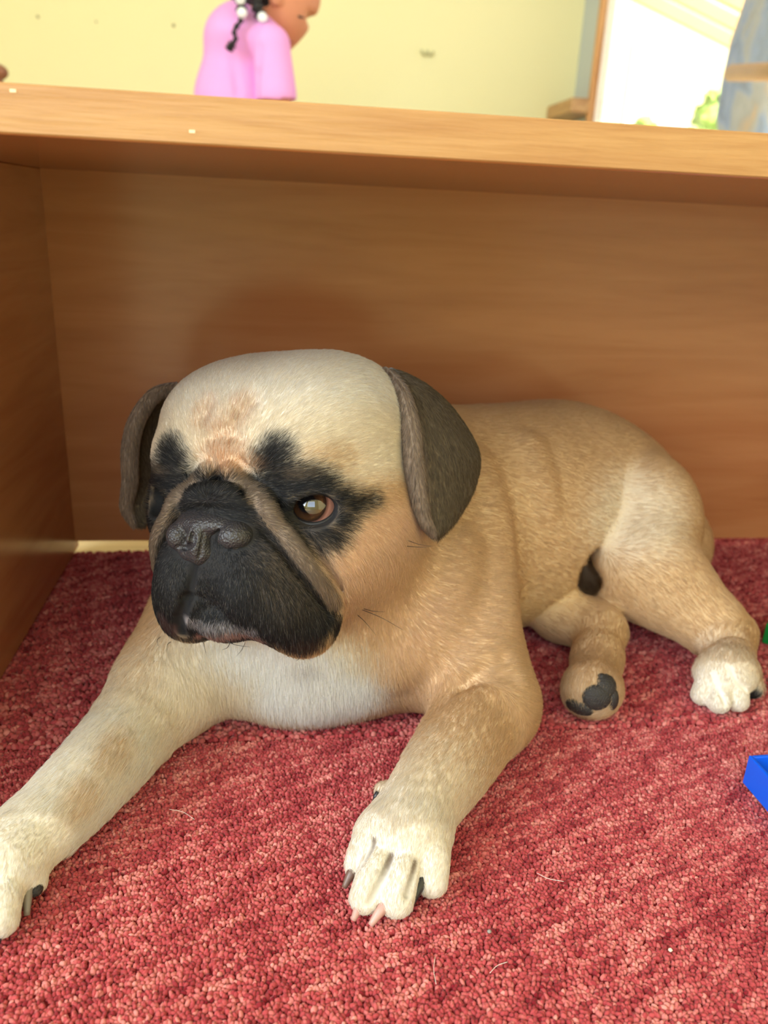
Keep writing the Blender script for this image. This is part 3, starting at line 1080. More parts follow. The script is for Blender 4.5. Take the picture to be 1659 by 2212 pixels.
LIP_F = [hitL(*q) for q in ((350, 1335), (356, 1348), (366, 1358))]
MASK = [(hitL(x, y), r) for x, y, r in ((590, 985, .011), (570, 1002, .010), (602, 1020, .012), (572, 1045, .010), (640, 1045, .012), (690, 1055, .011),
        (735, 1078, .009), (612, 1090, .012), (640, 1132, .012), (690, 1148, .011), (738, 1122, .009), (652, 1168, .009), (690, 1178, .007),
        (760, 1090, .008), (780, 1085, .0065), (800, 1080, .005), (600, 1060, .012), (665, 1035, .009), (720, 1160, .008))]
JOWL = [(hitL(x, y), r) for x, y, r in ((690, 1325, .015), (650, 1375, .015), (728, 1345, .008), (600, 1360, .015), (560, 1260, .02), (640, 1280, .016), (690, 1270, .006), (500, 1340, .02))]
rope_px = catmull([hitL(*q) for q in ((497, 1022), (530, 1052), (575, 1103), (620, 1158), (665, 1218), (700, 1268), (722, 1302))], [0] * 7, 4)[0]


def coat(P, dither=None):
    """pigment at world points; dither (0..1 per point) turns soft borders into mixed hairs"""
    L = to_head(P)
    n = len(P)
    C = np.tile(FAWN, (n, 1))

    def mix(col, m):
        nonlocal C
        if dither is not None:
            m = np.clip((m - dither) * 2.2 + m, 0, 1) * .75 + m * .25
        C = C + (np.asarray(col) - C) * m[:, None]
    # darker saddle along the back, thigh highlight painted in, paler shoulders
    mix(FAWN_D, .45 * smooth01((P[:, 2] - .13) / .07) * smooth01((P[:, 0] - .10) / .08))
    mix(CREAM, .65 * ell_mask(P, F.hit(1360, 1110), (.05, .05, .035), .04))
    mix(PEACH, .45 * ell_mask(P, (.09, .50, .07), (.07, .06, .05), .05))
    # legs
    for pts, t0, t1, am in ((LEG_N, .05, .60, .85), (LEG_F, -.15, .25, .95), (LEG_HN, .62, .9, .9), (LEG_HF, .55, 1.0, .3)):
        d, _, t = line_dist(P, pts)
        mix(CREAM, am * smooth01((.045 - d) / .012) * smooth01((t - t0) / (t1 - t0)))
        if pts is LEG_F: mix(WHITE, .45 * smooth01((.045 - d) / .012) * smooth01((t - .05) / .2))
        if pts is LEG_N: mix(WHITE, .35 * smooth01((.045 - d) / .012) * smooth01((t - .45) / .25))
        if pts is not LEG_HF:
            mix(WHITE, .35 * smooth01((.04 - d) / .012) * smooth01((t - .78) / .2))
    mix(BLACK, .95 * ell_mask(P, F.hit(1622, 1503), (.010, .014, .008), .006))
    mix(np.array([.36, .28, .23]), .5 * ell_mask(P, F.hit(378, 1452), (.014, .014, .010), .012))
    mix(FAWN, .45 * np.maximum(ell_mask(P, F.hit(190, 1720), (.012, .022, .010), .014), ell_mask(P, F.hit(255, 1620), (.012, .022, .010), .014)))
    # breast
    mix(CREAM, .95 * ell_mask(P, chest_q, (.075, .06, .045), .03))
    mix(WHITE, ell_mask(P, chest_p, (.045, .05, .026), .02))
    mix(WHITE, .8 * ell_mask(P, F.hit(600, 1420), (.05, .05, .02), .02))
    mix(np.array([.55, .52, .50]), .4 * ell_mask(P, F.hit(655, 1440), (.012, .012, .006), .010))
    # head
    head = smooth01((.115 - np.linalg.norm((L - np.array([.01, 0, -.005])) / np.array([1, 1, 1.05]), axis=1)) / .03)
    mix(CREAM, head * smooth01((L[:, 2] + .022) / .030))
    mix(PEACH, .75 * head * smooth01((-.005 - L[:, 2]) / .03) * smooth01((L[:, 0] + .06) / .03))
    mix(WHITE, .50 * head * smooth01((L[:, 2] - .02) / .03))
    mix(FAWN, .5 * ell_mask(L, (.05, .055, .008), (.03, .02, .012), .015))
    for w_ in wr:
        mix(TAN, .40 * ell_mask(L, w_, (.012, .010, .012), .014))
    mix(TAN, .50 * ell_mask(L, (.07, .003, .014), (.02, .018, .010), .014))
    # mask
    mix(BLACK, ell_mask(L, (.072, 0, -.058), (.050, .0555, .050), .022))
    mix(BLACK, ell_mask(L, (.080, .001, -.012), (.030, .032, .020), .010))
    for p, r in JOWL:
        mix(BLACK, ell_mask(L, p, (r,) * 3, .010)); mix(BLACK, ell_mask(L, p * mir, (r,) * 3, .010))
    for s in (1, -1):
        e = (eye_l if s > 0 else eye_f) + np.array([.014, s * .004, -.002])
        mk = np.maximum(ell_mask(L, e, (.024, .0200, .0150), .008), ell_mask(L, (eye_l if s > 0 else eye_f), (.0235,) * 3, .005))
        for p, r in MASK:
            mk = np.maximum(mk, ell_mask(L, p if s > 0 else p * mir, (r * 1.3, r, r), .016))
        mix(BLACK, mk)
        mix(np.array([.16, .12, .085]), .6 * ell_mask(L, hitL(640, 1022) * (1 if s > 0 else mir), (.012, .010, .004), .006))
        d, _, t = line_dist(L, rope_px if s > 0 else rope_px * mir)
        mix(ROPEC, .95 * smooth01((.0050 - d) / .004 + .5) * smooth01((t + .02) / .12))
        mix(np.array([.42, .30, .20]), .5 * smooth01((.0050 - d) / .004 + .5) * smooth01((t - .6) / .3))
    mix(TAN, .7 * ell_mask(L, hitL(492, 1002), (.014, .016, .006), .010))
    mix(ROPEC, .30 * ell_mask(L, hitL(640, 1240), (.03, .022, .028), .02))
    d, _, t = line_dist(L, LIP_W); mix(np.array([.36, .32, .32]), .55 * smooth01((.0035 - d) / .004 + .5))
    d, _, t = line_dist(L, LIP_P); mix(np.array([.34, .20, .17]), .85 * smooth01((.0030 - d) / .003 + .5))
    d, _, t = line_dist(L, LIP_F); mix(np.array([.085, .045, .042]), .85 * smooth01((.0055 - d) / .004 + .5))
    mix(np.array([.07, .04, .032]), .8 * ell_mask(L, lip_q, (.016, .016, .006), .008))
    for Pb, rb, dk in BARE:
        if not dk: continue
        d, _, t = line_dist(P, Pb); mix(np.array([.20, .15, .115]) if dk == 'toe' else BLACK * .45, smooth01((rb * .7 - d) / .002 + .5))  # forepaw slits: brown skin with the shade of the gaps painted in
    return C


BC = coat(DV)
body_me = np_mesh('body', DV, DQ)
set_color(body_me, BC)
body_me.shade_smooth()
body = link_mesh('body', body_me, attr_mat('dog_skin', rough=.75, spec=.15, vary=.08, vary_scale=250), dog)

# --- eyes
def eye_mat():
    m, nt, b = new_mat('dog_eye')
    L = nt.links.new
    a = nt.nodes.new('ShaderNodeAttribute'); a.attribute_name = 'col'
    L(a.outputs['Color'], b.inputs['Base Color'])
    b.inputs['Roughness'].default_value = .03
    b.inputs['Specular IOR Level'].default_value = .7
    b.inputs['Coat Weight'].default_value = 1.0
    b.inputs['Coat Roughness'].default_value = .01
    return m


M_eye = eye_mat()
EYE_OBJ = []
for s, c, out, side, up in EYES:
    # gaze: toward the left of the photograph, a little down
    if s > 0:
        q = CAM_POS + ray(663, 1087) * (np.linalg.norm(c - CAM_POS) - EYE_R * .93)
        gz = q - c
    else:
        gz = HR @ np.array([.90, -.42, -.05])
    gz = gz / np.linalg.norm(gz)
    a1 = np.cross(gz, up); a1 /= np.linalg.norm(a1); a2 = np.cross(a1, gz)
    th = np.concatenate([np.linspace(0, .95, 26), np.linspace(1.0, math.pi, 22)])
    seg = 40
    V, Cc = [], []
    for t in th:
        # slight corneal bulge
        rr = EYE_R * (1 + .035 * max(0, 1 - (t / .80) ** 2))
        for k in range(seg):
            w = 2 * math.pi * k / seg
            V.append(c + rr * (math.cos(t) * gz + math.sin(t) * (math.cos(w) * a1 + math.sin(w) * a2)))
            if t < .36: col = (.004, .004, .006)
            elif t < .62: col = np.array([.016, .007, .004]) + np.array([.055, .022, .008]) * (t - .36) / .26 * (1 + .25 * math.sin(w * 9))
            elif t < .76: col = np.array([.071, .029, .012]) * (1 - (t - .62) / .14) + np.array([.012, .006, .004]) * (t - .62) / .14
            elif t < .90: col = np.array([.03, .012, .008]) + (np.array([.40, .17, .12]) - np.array([.03, .012, .008])) * (t - .76) / .14
            else: col = np.array([.48, .22, .16])
            Cc.append(np.clip(col, 0, 1))
    Q = [(i * seg + k, i * seg + (k + 1) % seg, (i + 1) * seg + (k + 1) % seg, (i + 1) * seg + k) for i in range(len(th) - 1) for k in range(seg)]
    me = np_mesh('eye', np.array(V), Q)
    set_color(me, np.array(Cc)); me.shade_smooth()
    eo = link_mesh('eye', me, M_eye, dog)
    eo['label'] = 'glossy dark brown eye'
    EYE_OBJ.append(eo)

# dark wet rims of the lids
M_lid = plain('eyelid_skin', (.012, .011, .012), .38, .4)
for eo, (s, c, out, side, up) in zip(EYE_OBJ, EYES):
    ring = []
    for w in np.linspace(0, 2 * math.pi, 41):
        x, y = .0131 * math.cos(w), .0093 * math.sin(w) - .0004 * math.cos(w)
        zz = math.sqrt(max(0, (EYE_R + .0007) ** 2 - x * x - y * y))
        ring.append(c + out * zz + side * x + up * y)
    MB().tube(ring, .0016, 8, caps=False).build('eyelid', M_lid, eo, True)

# --- nose
NF = Field(H(.082, .004, -.027) - .042, H(.082, .004, -.027) + .042, .00065)
def ne(c, r, k=.004, op='add'): NF.ell(c, r, k, op, HR)
ne(Hpx(450, 1148, .0800), (.0110, .0215, .0150))
ne(Hpx(448, 1130, .0850), (.0110, .0190, .0070), .004)
ne(Hpx(436, 1172, .0905), (.0105, .0072, .0135), .0025)
ne(Hpx(507, 1157, .0865), (.0105, .0108, .0086), .0022)
ne(Hpx(391, 1157, .0885), (.0095, .0078, .0086), .0022)
ne(Hpx(432, 1190, .0880), (.0105, .0130, .0065), .003)
def nose_curve(pix, rad, k, sink=0.0):
    pts = [NF.hit(*q) for q in pix]
    pts = [p - NF.normal(p)[0] * sink for p in pts if p is not None]
    NF.curve(pts, rad[:len(pts)], k, 'carve')
nose_curve([(470, 1148), (465, 1160), (468, 1174), (478, 1181)], [.0018, .0029, .0027, .0018], .0012, .0016)
nose_curve([(478, 1181), (505, 1187), (536, 1180)], [.0018, .0012, .0007], .0012)
nose_curve([(414, 1152), (413, 1164), (408, 1178), (398, 1183)], [.0014, .0024, .0022, .0014], .0012, .0014)
nose_curve([(398, 1183), (384, 1181)], [.0012, .0008], .0012)
nose_curve([(440, 1150), (436, 1175), (431, 1204)], [.0004, .0008, .0011], .0012)
NVv, NQ = NF.mesh('nose', 1)
nose_me = np_mesh('nose', NVv, NQ)
m, nt, b = new_mat('nose_leather')
tc = nt.nodes.new('ShaderNodeTexCoord'); vo = nt.nodes.new('ShaderNodeTexVoronoi'); vo.inputs['Scale'].default_value = 780
bp = nt.nodes.new('ShaderNodeBump'); bp.inputs['Strength'].default_value = .55; bp.inputs['Distance'].default_value = .0008
nt.links.new(tc.outputs['Object'], vo.inputs['Vector']); nt.links.new(vo.outputs['Distance'], bp.inputs['Height'])
nt.links.new(bp.outputs['Normal'], b.inputs['Normal'])
b.inputs['Base Color'].default_value = (.032, .029, .031, 1); b.inputs['Roughness'].default_value = .42
link_mesh('nose', nose_me, m, dog, True)['label'] = 'black leathery nose with two nostrils'

# --- ears: folded flaps with a rolled leading edge
M_ear = attr_mat('ear_velvet', rough=.8, spec=.15, sheen=.25, bump=.3, bump_scale=700, vary=.25, vary_scale=260)
EAR_C = np.array([.112, .084, .050]); EAR_R = np.array([.28, .21, .155])
EARS = []


def ear(lead, trail, bulge, side):
    n = 30
    A = catmull([Hpx(*p) for p in lead], [0] * len(lead), n // (len(lead) - 1) + 1)[0]
    Bp = catmull([Hpx(*p) for p in trail], [0] * len(trail), n // (len(trail) - 1) + 1)[0]
    m = min(len(A), len(Bp)); A, Bp = A[:m], Bp[:m]
    nu = 16
    G = np.zeros((m, nu, 3))
    outw = HR @ np.array([.45, side, .1]); outw /= np.linalg.norm(outw)
    for j in range(nu):
        u = j / (nu - 1)
        tt = np.linspace(0, 1, m)
        G[:, j] = A + (Bp - A) * u + outw * (bulge * (math.sin(math.pi * u)) * np.sin(math.pi * np.clip(tt * .9 + .06, 0, 1)))[:, None]
    th = .0022
    # surface normals of the sheet
    du = np.gradient(G, axis=1); dv = np.gradient(G, axis=0)
    N = np.cross(dv, du); N /= np.linalg.norm(N, axis=2, keepdims=True) + 1e-12
    if (N.mean((0, 1)) @ outw) < 0: N = -N
    ed = np.minimum(np.minimum(np.linspace(0, 1, nu), 1 - np.linspace(0, 1, nu))[None, :] * 8, 1)
    ed = ed * np.minimum(np.minimum(np.linspace(0, 1, m) * 10 + .3, (1 - np.linspace(0, 1, m)) * 12 + .15), 1)[:, None]
    thick = th * np.sqrt(np.clip(ed, .03, 1))
    T, U = G + N * thick[..., None], G - N * thick[..., None]
    V = np.concatenate([T.reshape(-1, 3), U.reshape(-1, 3)])
    k = m * nu
    Q = []
    for i in range(m - 1):
        for j in range(nu - 1):
            a = i * nu + j
            Q.append((a, a + 1, a + nu + 1, a + nu)); Q.append((k + a, k + a + nu, k + a + nu + 1, k + a + 1))
    for i in range(m - 1):
        a = i * nu; Q.append((a, a + nu, k + a + nu, k + a))
        a = i * nu + nu - 1; Q.append((a, k + a, k + a + nu, a + nu))
    for j in range(nu - 1):
        a = j; Q.append((a, k + a, k + a + 1, a + 1)); a = (m - 1) * nu + j; Q.append((a, a + 1, k + a + 1, k + a))
    Cc = np.tile(EAR_C, (len(V), 1))
    uu = np.tile(np.linspace(0, 1, nu), m); uu = np.concatenate([uu, uu])
    Cc += (EAR_R * .75 - Cc) * (smooth01((.16 - uu) / .12) * .7)[:, None]
    Cc += (EAR_R - Cc) * (smooth01((uu - .95) / .05) * .45)[:, None]
    # rolled leading edge
    roll = MB().tube(list(A + outw * .0008), [.0014 + .0046 * math.sin(math.pi * min(1, max(.02, t * .96 + .03))) ** .6 for t in np.linspace(0, 1, m)], 12)
    k0 = len(V)
    V = np.concatenate([V, np.array(roll.v)])
    Q4 = [tuple(i + k0 for i in f) for f in roll.f if len(f) == 4]
    Cc = np.concatenate([Cc, np.tile(EAR_R * .80, (len(roll.v), 1))])
    me = np_mesh('ear', V, Q + Q4)
    set_color(me, Cc); me.shade_smooth()
    o = link_mesh('ear', me, M_ear, dog)
    o['label'] = 'dark brown velvety folded ear'
    EARS.append((V, np.array(Q + Q4), Cc))


ear([(828, 799, -.026), (866, 850, -.014), (884, 920, -.006), (892, 990, -.002), (901, 1060, -.002), (914, 1118, -.004), (937, 1158, -.010)],
    [(845, 797, -.030), (925, 838, -.046), (985, 893, -.058), (1033, 975, -.062), (1027, 1045, -.055), (992, 1110, -.036), (945, 1162, -.013)], .007, 1)
ear([(388, 832, -.012), (338, 852, -.004), (300, 905, .000), (284, 968, .002), (283, 1040, .002), (276, 1095, .002), (292, 1134, .000)],
    [(398, 838, -.02), (375, 880, -.03), (366, 940, -.035), (362, 1000, -.035), (356, 1050, -.030), (345, 1095, -.020), (312, 1136, -.006)], .004, -1)

# --- claws and pads
M_claw_p = plain('claw_pink', (.52, .30, .25), .35, .5)
M_claw_d = plain('claw_black', (.025, .024, .028), .30, .5)
M_claw_b = plain('claw_brown', (.16, .095, .07), .35, .5)
M_claw_g = plain('claw_grey', (.22, .19, .16), .30, .5)
CLAW_P = []
def claw(a, b, za, zb, r, mat):
    p, q = at_z(*a, za), at_z(*b, zb)
    CLAW_P.append(p)
    mdl = (p + q) / 2 + np.array([0, 0, .0014])
    P, Rr = catmull([p, mdl, q], [r, r * .92, r * .45], 5)
    MB().tube(list(P), list(Rr), 10).build('claw', mat, dog, True)


for a, b, za, zb, r, mt in (((774, 1866), (743, 1918), .011, .003, .0031, M_claw_b), ((789, 1936), (763, 1988), .0105, .0025, .0031, M_claw_p),
                            ((848, 1938), (800, 1999), .0105, .0025, .0033, M_claw_p), ((916, 1892), (879, 1971), .0130, .003, .0034, M_claw_d),
                            ((817, 1712), (806, 1737), .016, .010, .0017, M_claw_d),
                            ((62, 1878), (58, 1978), .016, .003, .0032, M_claw_g), ((0, 1985), (-6, 2040), .010, .003, .0034, M_claw_d),
                            ((-38, 2000), (-46, 2040), .008, .003, .0034, M_claw_d),
                            ((1556, 1508), (1570, 1536), .012, .003, .0028, M_claw_p), ((1592, 1506), (1582, 1536), .012, .003, .0028, M_claw_p)):
    claw(a, b, za, zb, r, mt)
M_pad = plain('paw_pad_black', (.030, .026, .024), .55, .35, bump=.5, bump_scale=900)
def pad(px, py, rx, rz, depth=.004, mat=M_pad):
    p = F.hit(px, py)
    if p is None: return
    n = F.normal(p)[0]
    u = np.cross(n, [0, 0, 1.0]); u /= np.linalg.norm(u) + 1e-9; v = np.cross(u, n)
    V = []
    seg = 16; th = np.linspace(.02, math.pi - .02, 9)
    for t in th:
        for k in range(seg):
            w = 2 * math.pi * k / seg
            V.append(p - n * depth * .35 + math.cos(t) * n * depth + math.sin(t) * (math.cos(w) * u * rx + math.sin(w) * v * rz))
    Q = [(i * seg + k, i * seg + (k + 1) % seg, (i + 1) * seg + (k + 1) % seg, (i + 1) * seg + k) for i in range(len(th) - 1) for k in range(seg)]
    link_mesh('paw_pad', np_mesh('paw_pad', np.array(V), Q), mat, dog, True)


for a in ((1290, 1508, .0105, .0095), (1250, 1530, .0105, .0070), (1312, 1480, .0080, .0085), (1326, 1512, .0050, .0085), (1300, 1462, .0035, .0030)):
    pad(*a)
pad(112, 1885, .0075, .0060)
pad(78, 1925, .0040, .0035)

# --- short coat as hair curves
def flow(P, N):
    L = to_head(P)
    # trunk: from the head toward the tail and down the flank; breast: downward
    fl = np.tile(np.array([.80, .30, -.42]), (len(P), 1))
    wb = smooth01((.54 - P[:, 1]) / .06) * smooth01((.12 - P[:, 0]) / .06)
    fl = fl * (1 - wb[:, None]) + np.array([.10, .05, -1.0]) * wb[:, None]
    for pts, r in ((LEG_N, .05), (LEG_F, .05), (LEG_HN[1:], .06), (LEG_HF, .04)):
        d, dr, t = line_dist(P, pts)
        w = (smooth01((r - d) / .02) * smooth01(t * 6))[:, None]
        fl = fl * (1 - w) + (dr + np.array([0, 0, -.15])) * w
    # head: away from the nose, over the skull and round the cheeks
    rad = L - np.array([.085, 0.002, -.012])
    rad[:, 0] = np.minimum(rad[:, 0], -.004)
    g = rad / (np.linalg.norm(rad, axis=1, keepdims=True) + 1e-9)
    lowm = smooth01((-.02 - L[:, 2]) / .03)[:, None]
    g = g + lowm * np.array([-.25, 0, -.75]) + np.array([-.35, 0, 0])
    hw = smooth01((.105 - np.linalg.norm(L - np.array([.015, 0, -.012]), axis=1)) / .03)[:, None]
    fl = fl * (1 - hw) + (g @ HR.T) * hw
    t = fl - (fl * N).sum(1, keepdims=True) * N
    return t / (np.linalg.norm(t, axis=1, keepdims=True) + 1e-9), hw[:, 0]


def tri_sample(V, Q, density_fn, total, VC=None):
    T = np.concatenate([Q[:, [0, 1, 2]], Q[:, [0, 2, 3]]])
    A, B_, C_ = V[T[:, 0]], V[T[:, 1]], V[T[:, 2]]
    nr = np.cross(B_ - A, C_ - A); ar = np.linalg.norm(nr, axis=1)
    cen = (A + B_ + C_) / 3
    w = ar * density_fn(cen, nr / (ar[:, None] + 1e-12))
    i = rng.choice(len(T), total, p=w / w.sum())
    r1, r2 = np.sqrt(rng.random(total)), rng.random(total)
    P = (1 - r1)[:, None] * A[i] + (r1 * (1 - r2))[:, None] * B_[i] + (r1 * r2)[:, None] * C_[i]
    if VC is not None:
        return P, nr[i] / (ar[i][:, None] + 1e-12), VC[T[i, 0]]
    return P, nr[i] / (ar[i][:, None] + 1e-12)


def body_density(c, n):
    L = to_head(c)
    v = CAM_POS - c; v /= np.linalg.norm(v, axis=1, keepdims=True)
    face = (n * v).sum(1)
    d = np.where(face < -.45, 0, 1.0) * .42
    hw = smooth01((.125 - np.linalg.norm(L - np.array([.015, 0, -.012]), axis=1)) / .03)
    d = d + (face > -.3) * hw * 1.0
    front = smooth01((.54 - c[:, 1]) / .05) * (face > -.3)
    d = np.maximum(d, front * .95)
    d *= (c[:, 2] > .0022)
    # bare: eyes, nose, claws' beds
    for s, e, out, side, up in EYES:
        q = c - e
        a = q @ out; inside = (a > .003) & (((q @ side) / .0142) ** 2 + ((q @ up) / .0104) ** 2 < 1)
        d = np.where(inside, 0, d)
    for Pb, rb, _dk in BARE:
        d = np.where(line_dist(c, Pb)[0] < rb, 0, d)
    nd = NF.sample(c)
    inb = ((c > NF.lo) & (c < NF.lo + NF.h * (NF.n - 1))).all(1)
    d = np.where(inb & (nd < .0006), 0, d)
    return d


NH = 430000
P, N = tri_sample(DV, DQ, body_density, NH)
T_, hw = flow(P, N)
jit = rng.random(NH)
C_ = coat(P + T_ * rng.uniform(-.002, .002, (NH, 1)), rng.random(NH))
dark = (C_.mean(1) < .08)
C_ = np.where(dark[:, None], C_, C_ * np.array([1.08, 1.09, 1.10])) * (1 + rng.uniform(-.15, .13, (NH, 1)) * np.where(P[:, 1:2] < .56, 1.0, .4))
C_ = np.minimum(C_, .93)
grizzle = dark & (rng.random(NH) < .11)
C_[grizzle] = np.array([.15, .135, .125]) * rng.uniform(.5, 1.2, (grizzle.sum(), 1))
Lh = to_head(P)
ln = np.where(hw > .5, .0042, .0060) * rng.uniform(.75, 1.25, NH)
muz = ell_mask(Lh, (.075, 0, -.055), (.05, .06, .05), .02)
ln = ln * (1 - .35 * muz)
frontm = ell_mask(Lh, hitL(425, 1250), (.03, .030, .026), .02)
ln = ln * (1 - .5 * frontm)
chest = ell_mask(P, chest_p, (.07, .06, .035), .02)
ln = ln * (1 + .9 * chest)
d1, _, t1 = line_dist(P, LEG_F); ln = ln * np.where((d1 < .04) & (t1 > .1), 1.15, 1)
for tip in CLAW_P:
    ln = np.where(np.linalg.norm(P - tip, axis=1) < .030, np.minimum(ln, .0030), ln)
lift = np.where((hw > .5) | (P[:, 1] < .53), .20, .12) + .04 * rng.normal(size=NH)
rnd = rng.normal(0, .10, (NH, 3)); rnd -= (rnd * N).sum(1, keepdims=True) * N
D = T_ + rnd; D /= np.linalg.norm(D, axis=1, keepdims=True)
K = 4
pts = np.zeros((NH, K, 3), np.float32)
for k in range(K):
    t = k / (K - 1)
    pts[:, k] = P - N * .0001 + (D * (t * ln)[:, None] + N * ((lift * ln) * (t * (1.7 - .9 * t)))[:, None])
pts[..., 2] = np.maximum(pts[..., 2], .0006)
rad0 = np.where(hw > .5, .000075, .000095)
radii = (rad0[:, None] * np.array([1.0, .95, .7, .25])[None]).astype(np.float32)

# ears carry a shorter nap
NE = 40000
ep, ec, et, en = [], [], [], []
for Ve, Qe, Ce in EARS:
    p, n_, c_ = tri_sample(Ve, Qe, lambda c, n: np.ones(len(c)), NE, Ce)
    n_ = n_ * rng.choice([-1.0, 1.0], (NE, 1))
    dn = np.array([.05, .05, -1.0]); t_ = dn - (n_ @ dn)[:, None] * n_
    t_ /= np.linalg.norm(t_, axis=1, keepdims=True) + 1e-9
    ep.append(p); en.append(n_); et.append(t_)
    ec.append(c_)
ep, en, et, ec = map(np.concatenate, (ep, en, et, ec))
ec = ec * rng.uniform(.6, 1.9, (len(ep), 1))
l_e = .0042 * rng.uniform(.7, 1.2, len(ep))
pe = np.zeros((len(ep), K, 3), np.float32)
for k in range(K):
    t = k / (K - 1)
    pe[:, k] = ep + et * (t * l_e)[:, None] + en * (.16 * l_e * t * (1.6 - .8 * t))[:, None]
allp = np.concatenate([pts, pe]); allr = np.concatenate([radii, np.tile(np.array([.0001, .00009, .00007, .00003], np.float32), (len(ep), 1))])
allc = np.concatenate([C_, ec])

hc = bpy.data.hair_curves.new('fur')
hc.add_curves([K] * len(allp))
hc.attributes['position'].data.foreach_set('vector', allp.reshape(-1, 3).astype(np.float32).ravel())
ra = hc.attributes.get('radius') or hc.attributes.new('radius', 'FLOAT', 'POINT')
ra.data.foreach_set('value', allr.astype(np.float32).ravel())
ca = hc.attributes.new('col', 'FLOAT_COLOR', 'CURVE')
ca.data.foreach_set('color', np.concatenate([np.clip(allc, 0, 1), np.ones((len(allc), 1))], 1).astype(np.float32).ravel())
fur = bpy.data.objects.new('fur', hc)
COL.objects.link(fur)
M_fur = attr_mat('dog_fur', rough=.50, spec=.35)
_nt = M_fur.node_tree
_b = _nt.nodes['Principled BSDF']; _out = _nt.nodes['Material Output']
_tr = _nt.nodes.new('ShaderNodeBsdfTranslucent'); _mx = _nt.nodes.new('ShaderNodeMixShader')
_mx.inputs['Fac'].default_value = .45
_nt.links.new(_b.inputs['Base Color'].links[0].from_socket, _tr.inputs['Color'])
_nt.links.new(_b.outputs['BSDF'], _mx.inputs[1]); _nt.links.new(_tr.outputs['BSDF'], _mx.inputs[2])
_nt.links.new(_mx.outputs['Shader'], _out.inputs['Surface'])
hc.materials.append(M_fur)
fur.parent = dog
fur.matrix_parent_inverse = Matrix.LocRotScale(dog.location, dog.rotation_euler, dog.scale).inverted()
fur['kind'] = 'stuff'
fur['label'] = 'short fawn coat with black mask'

# --- whiskers
M_whisk = plain('whisker_black', (.02, .018, .016), .5)
def whisker(a, b, c, da=0.0, r=.00022):
    p = F.hit(*a)
    if p is None: return
    n = F.normal(p)[0]
    dep = np.linalg.norm(p - CAM_POS)
    q = CAM_POS + ray(*b) * (dep - .004 - da); e = CAM_POS + ray(*c) * (dep - .006 - 2 * da)
    P_, R_ = catmull([p - n * .001, q, e], [r, r * .8, r * .25], 6)
    MB().tube(list(P_), list(R_), 5).build('whisker', M_whisk, dog, True)


for a, b, c in (((770, 1328), (790, 1345), (812, 1372)), ((778, 1318), (825, 1335), (872, 1362)), ((780, 1316), (805, 1320), (832, 1322)),
                ((480, 1382), (505, 1392), (540, 1398)), ((500, 1384), (492, 1398), (480, 1404)), ((530, 1386), (522, 1404), (510, 1418)),
                ((438, 1384), (442, 1400), (446, 1416)), ((372, 1384), (362, 1392), (360, 1408)), ((350, 1372), (340, 1382), (342, 1396)),
                ((630, 1404), (626, 1414), (618, 1420)), ((880, 1166), (905, 1176), (935, 1180)), ((876, 1180), (905, 1182), (930, 1181)), ((650, 1408), (648, 1420), (640, 1428))):
    whisker(a, b, c)

# ------------------------------------------------------------------ child behind the shelf
GY = 2.1
def G(px, py, dy=0.0):
    return at_y(px, py, GY + dy)


girl = tag(empty('person', (-.08, GY, 0)), 'child in a pink t-shirt with beaded braids, head bowed, behind the shelf', 'person')
M_skin = plain('child_skin', srgb(206, 138, 104), .55, .35)
M_shirt = plain('pink_cotton', srgb(236, 164, 226), .85, .2, noise=.05, scale=14)
M_hairk = plain('black_hair', (.012, .011, .012), .5, .4)
M_bead = plain('white_bead', srgb(236, 238, 240), .25, .5)
M_trouser = plain('grey_denim', srgb(92, 104, 132), .9, .2)
gb = Field((-.40, GY - .35, -.005), (.22, GY + .30, .98), .0048)
# head bowed to the right of the picture
gb.ell(G(600, -25), (.097, .080, .097), .02)
gb.ell(G(612, 40), (.048, .058, .052), .03)
gb.cap(G(644, 8), G(617, 74), .036, .024, .02)
gb.cap(G(640, 48), G(643, 68), .008, .0105, .005)
gb.ell(G(632, 86), (.012, .018, .009), .005)
gb.ell(G(618, 97), (.015, .020, .012), .010)
gb.ell(G(669, 42), (.011, .05, .009), .016, 'carve')
gb.ell(G(596, -8, -.078), (.014, .010, .020), .006)
gb.cap(G(580, 25), G(545, 75), .048, .055, .02)
# trunk, arms, legs (hidden by the board from the waist down)
T0 = G(535, 90); HIP = np.array([T0[0] - .035, GY + .01, .43])
gb.cap(T0, HIP, .070, .085, .03)
SH_N = G(586, 98, -.105); EL_N = np.array([SH_N[0] + .018, SH_N[1] - .01, .50]); HA_N = np.array([SH_N[0] + .16, SH_N[1] + .02, .46])
SH_F = G(560, 80, .095); EL_F = np.array([SH_F[0] + .06, SH_F[1] + .01, .50]); HA_F = np.array([SH_F[0] + .19, SH_F[1] - .03, .46])
for sh, el, ha in ((SH_N, EL_N, HA_N), (SH_F, EL_F, HA_F)):
    gb.chain([sh, el, ha], [.036, .028, .021], .012)
    d = (ha - el) / np.linalg.norm(ha - el)
    gb.ell(ha + d * .028, (.030, .020, .013), .008)
    for k in range(4):
        o = np.array([0, (k - 1.5) * .0105, 0])
        gb.chain([ha + d * .045 + o, ha + d * (.066 + .004 * (k in (1, 2))) + o + np.array([0, 0, -.005]), ha + d * (.078 + .005 * (k in (1, 2))) + o + np.array([0, 0, -.016])], [.0062, .0056, .005], .002)
    gb.chain([ha + d * .018 + np.array([0, -.016, 0]), ha + d * .045 + np.array([0, -.030, -.006])], [.0068, .0056], .003)
